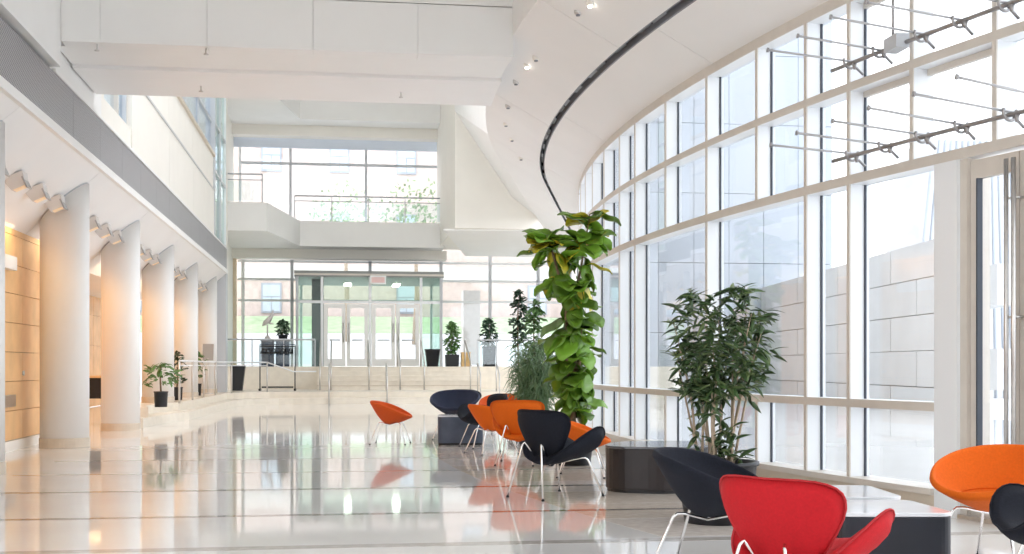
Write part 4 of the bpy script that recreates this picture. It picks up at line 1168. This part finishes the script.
for i, (x0, x1, lab) in enumerate(((261.5, 274, 'dark blue pedestal carrying the pale sculpture'), (276, 289.5, 'dark blue pedestal carrying the leafy pot plant'))):
    a_, c_ = px(x0, 350, Y=44).x, px(x1, 350, Y=44).x
    t = empty('pedestal', ((a_ + c_) / 2, 44, Z_L)); tag(t, lab, 'pedestal', 'pedestals on the landing')
    hw = (c_ - a_) / 2
    MB().box((-hw, -hw, 0), (hw, hw, .88)).build('body', DKBLUE, t, bevel=.008); MB().box((-hw - .02, -hw - .02, .88), (hw + .02, hw + .02, .93)).build('cap', mat('slate_cap', (.16, .17, .2), .4), t)
a_ = px(267.5, 340, Y=44).x
t = empty('sculpture', (a_, 44, Z_L + .93)); tag(t, 'pale abstract bird sculpture on a thin rod', 'sculpture')
PALE = mat('pale_stone', (.62, .58, .56), .5, var=.08)
MB().lathe([(.11, 0), (.09, .12), (.05, .16)], 16).build('base', PALE, t)
MB().tube([(0, 0, .15), (0, 0, .55)], .03, 8).build('rod', PALE, t)
MB().tube([(-.18, 0, .5), (-.08, 0, .62), (.06, 0, .74), (.16, 0, .9), (.2, 0, 1.1)], [.02, .09, .1, .05, .012], 10).build('body', PALE, t)
MB().tube([(0, 0, .68), (.1, 0, .6), (.22, 0, .58)], [.06, .04, .01], 8).build('wing', PALE, t)
a_ = px(283, 340, Y=44).x
bushy('potted_plant', (a_, 44, Z_L + .93), .22, .72, .27, 150, .16, .09, DRKL, .3, 'round leafy pot plant on the right pedestal', (.14, .17, .2, POTM, ''), 61)
# table in the side passage
t = empty('side_table', (-4.83, 24.9, 0)); tag(t, 'black desk with an orange lit top between two columns', 'table')
MB().box((-.3, -.45, .52), (.3, .45, .92)).build('body', BLACK, t, bevel=.01); MB().box((-.33, -.48, .92), (.33, .48, .96)).build('top', WOODM, t)
for s_ in (-1, 1):
    for r in (-1, 1): MB().box((s_ * .28 - .015, r * .42 - .015, 0), (s_ * .28 + .015, r * .42 + .015, .52)).build('leg', BLACK, t)

# ================================================================== outside
PAVE = mat('pale_paving', (.62, .63, .64), .8, var=.05, scale=.4)
GRASS = mat('grass', (.36, .46, .28), .9, var=.2, scale=2)
BRICK = mat('pale_brick', (.62, .5, .45), .85, var=.1, scale=3)
LIME = mat('limestone', (.66, .62, .58), .8, var=.04)
CONC = mat('blue_concrete', (.40, .43, .475), .75, var=.05, scale=.3)
CONC2 = mat('pale_concrete', (.6, .6, .6), .75, var=.06, scale=.6)
struct(MB().box((-90, 52, -.5), (120, 160, -.21)).build('ground_street', PAVE))
struct(MB().box((14, -40, -.5), (120, 52, -.21)).build('ground_plaza', PAVE))
bank = struct(empty('ground_bank'))
MB().hexa([(-60, 50.6, -.2), (14, 50.6, -.2), (14, 50.6, .95), (-60, 50.6, .95)], [(-60, 66, -.2), (14, 66, -.2), (14, 66, 2.9), (-60, 66, 2.9)]).build('pavement_slope', PAVE, bank)
MB().hexa([(-60, 66.01, -.2), (14, 66.01, -.2), (14, 66.01, 2.92), (-60, 66.01, 2.92)], [(-60, 71, -.2), (14, 71, -.2), (14, 71, 4.0), (-60, 71, 4.0)]).build('grass_strip', GRASS, bank)
YH = 72.0
bd = empty('brick_building', (0, YH, 3.5)); tag(bd, 'pale brick building across the street behind the entrance', 'building')
MB().box((-40, 0, -3.6), (24, 8, 20)).build('wall', BRICK, bd)
MB().box((-40, -.12, 1.05 + (gz(280, YH) - 4.55)), (24, 0, gz(273, YH) - 3.5 + .4)).build('stone_band', LIME, bd)
WF = mat('window_frame_grey', (.36, .38, .42), .5); WG = mat('far_window_glass', (.5, .56, .62), .15)
wx = px(271.5, 297, Y=YH).x; wz0, wz1 = gz(313, YH, 270) - 3.5, gz(283, YH, 270) - 3.5
stepx = 3.6
for k in range(-4, 8):
    for r in range(4):
        x0 = wx + k * 3.9; z0 = wz0 + r * 4.1
        if r == 0 and k % 2: continue
        fr = MB().box((x0 - .58, -.1, z0), (x0 + .58, .0, z0 + (wz1 - wz0))).build('window', WF, bd)
        hh = (wz1 - wz0)
        for (u0, u1, v0, v1) in ((-.48, .48, .56, .93), (-.48, -.03, .06, .52), (.03, .48, .06, .52)):
            MB().box((x0 + u0, -.13, z0 + hh * v0), (x0 + u1, -.1, z0 + hh * v1)).build('pane', WG, fr)
pl_ = empty('street_pillar', px(471, 340, Y=53)); pl_.location.z = .9; tag(pl_, 'pale blue square pillar outside the far glass', 'pillar')
MB().box((-.37, -.37, 0), (.37, .37, gz(290, 53) - .9)).build('shaft', LIME, pl_); MB().box((-.45, -.45, 0), (.45, .45, .25)).build('plinth', LIME, pl_)
# street trees seen through the upper panes
rnd = random.Random(9)
for i, (x, Yt, zc) in enumerate(((345, 62, 9.2), (415, 60, 9.0))):
    q = px(x, 200, Y=Yt); t = empty('street_tree', (q.x, Yt, 2.2)); tag(t, ['faint street tree left of the middle upper mullion', 'faint street tree right of the middle upper mullion'][i], 'tree', 'street trees')
    MB().tube([(0, 0, 0), (.1, 0, 2.5), (0, 0, 5.5)], [.16, .12, .05], 8).build('trunk', STEML, t)
    fo = MB()
    for k in range(420):
        d = Vector((rnd.gauss(0, 1), rnd.gauss(0, 1), rnd.gauss(0, .8))).normalized() * rnd.random() ** .4
        c = Vector((d.x * 1.9, d.y * 1.9, 6.3 + d.z * 2.0)); e = Vector((rnd.gauss(0, 1), rnd.gauss(0, 1), rnd.gauss(0, 1))).normalized(); g = e.orthogonal().normalized()
        fo.add([c - e * .12, c + g * .08, c + e * .12, c - g * .08], [(0, 1, 2, 3)])
    tag(fo.build('foliage', leaf_mat('tree_leaf', (.24, .32, .16)), t), kind='stuff')
# right-hand exterior
b2 = empty('facade_building', (0, 0, -.2)); tag(b2, 'pale blue grey building outside the curved windows', 'building')
for k in range(7):
    for r in range(8):
        MB().box((9 + k * 1.35, 44, r * 2.6), (9 + k * 1.35 + 1.33, 46, r * 2.6 + 2.58)).build('panel', CONC, b2)
wa, wb_ = px(745, 366, Y=48), px(1010, 366, Y=23)
cw = empty('concrete_wall', (wa.x, wa.y, -.2)); tag(cw, 'pale concrete garden wall with long joints outside the windows', 'wall')
wd_ = Vector((wb_.x - wa.x, wb_.y - wa.y, 0)); wn_ = Vector((-wd_.y, wd_.x, 0)).normalized() * .25
for r in range(5):
    for k in range(5):
        o0, o1 = (.5 if r % 2 else 0) / 5, 0
        a_, c_ = wd_ * ((k + (.4 if r % 2 else 0)) / 5.4 + .001), wd_ * ((k + 1 + (.4 if r % 2 else 0)) / 5.4 - .001)
        z0, z1_ = r * .86, r * .86 + .84
        MB().hexa([a_ - wn_ + Vector((0, 0, z0)), c_ - wn_ + Vector((0, 0, z0)), c_ + wn_ + Vector((0, 0, z0)), a_ + wn_ + Vector((0, 0, z0))],
                  [a_ - wn_ + Vector((0, 0, z1_)), c_ - wn_ + Vector((0, 0, z1_)), c_ + wn_ + Vector((0, 0, z1_)), a_ + wn_ + Vector((0, 0, z1_))]).build('panel', CONC2, cw)
tw = empty('ribbed_tower', (px(938, 300, Y=48).x + 1.2, 48, -.2)); tag(tw, 'tapered ribbed tower above the garden wall outside', 'tower')
MB().hexa([(-2.6, 0, 0), (2.6, 0, 0), (2.6, 4, 0), (-2.6, 4, 0)], [(-.9, 1, 11), (2.6, 1, 11), (2.6, 4, 11), (-.9, 4, 11)]).build('body', CONC2, tw)
for k in range(14):
    f = k / 13; xb_ = -2.55 + f * 5.1; xt_ = -.88 + f * 3.45
    MB().tube([(xb_, -.03, 0), (xt_, .97, 11)], .06, 5).build('rib', CONC, tw)
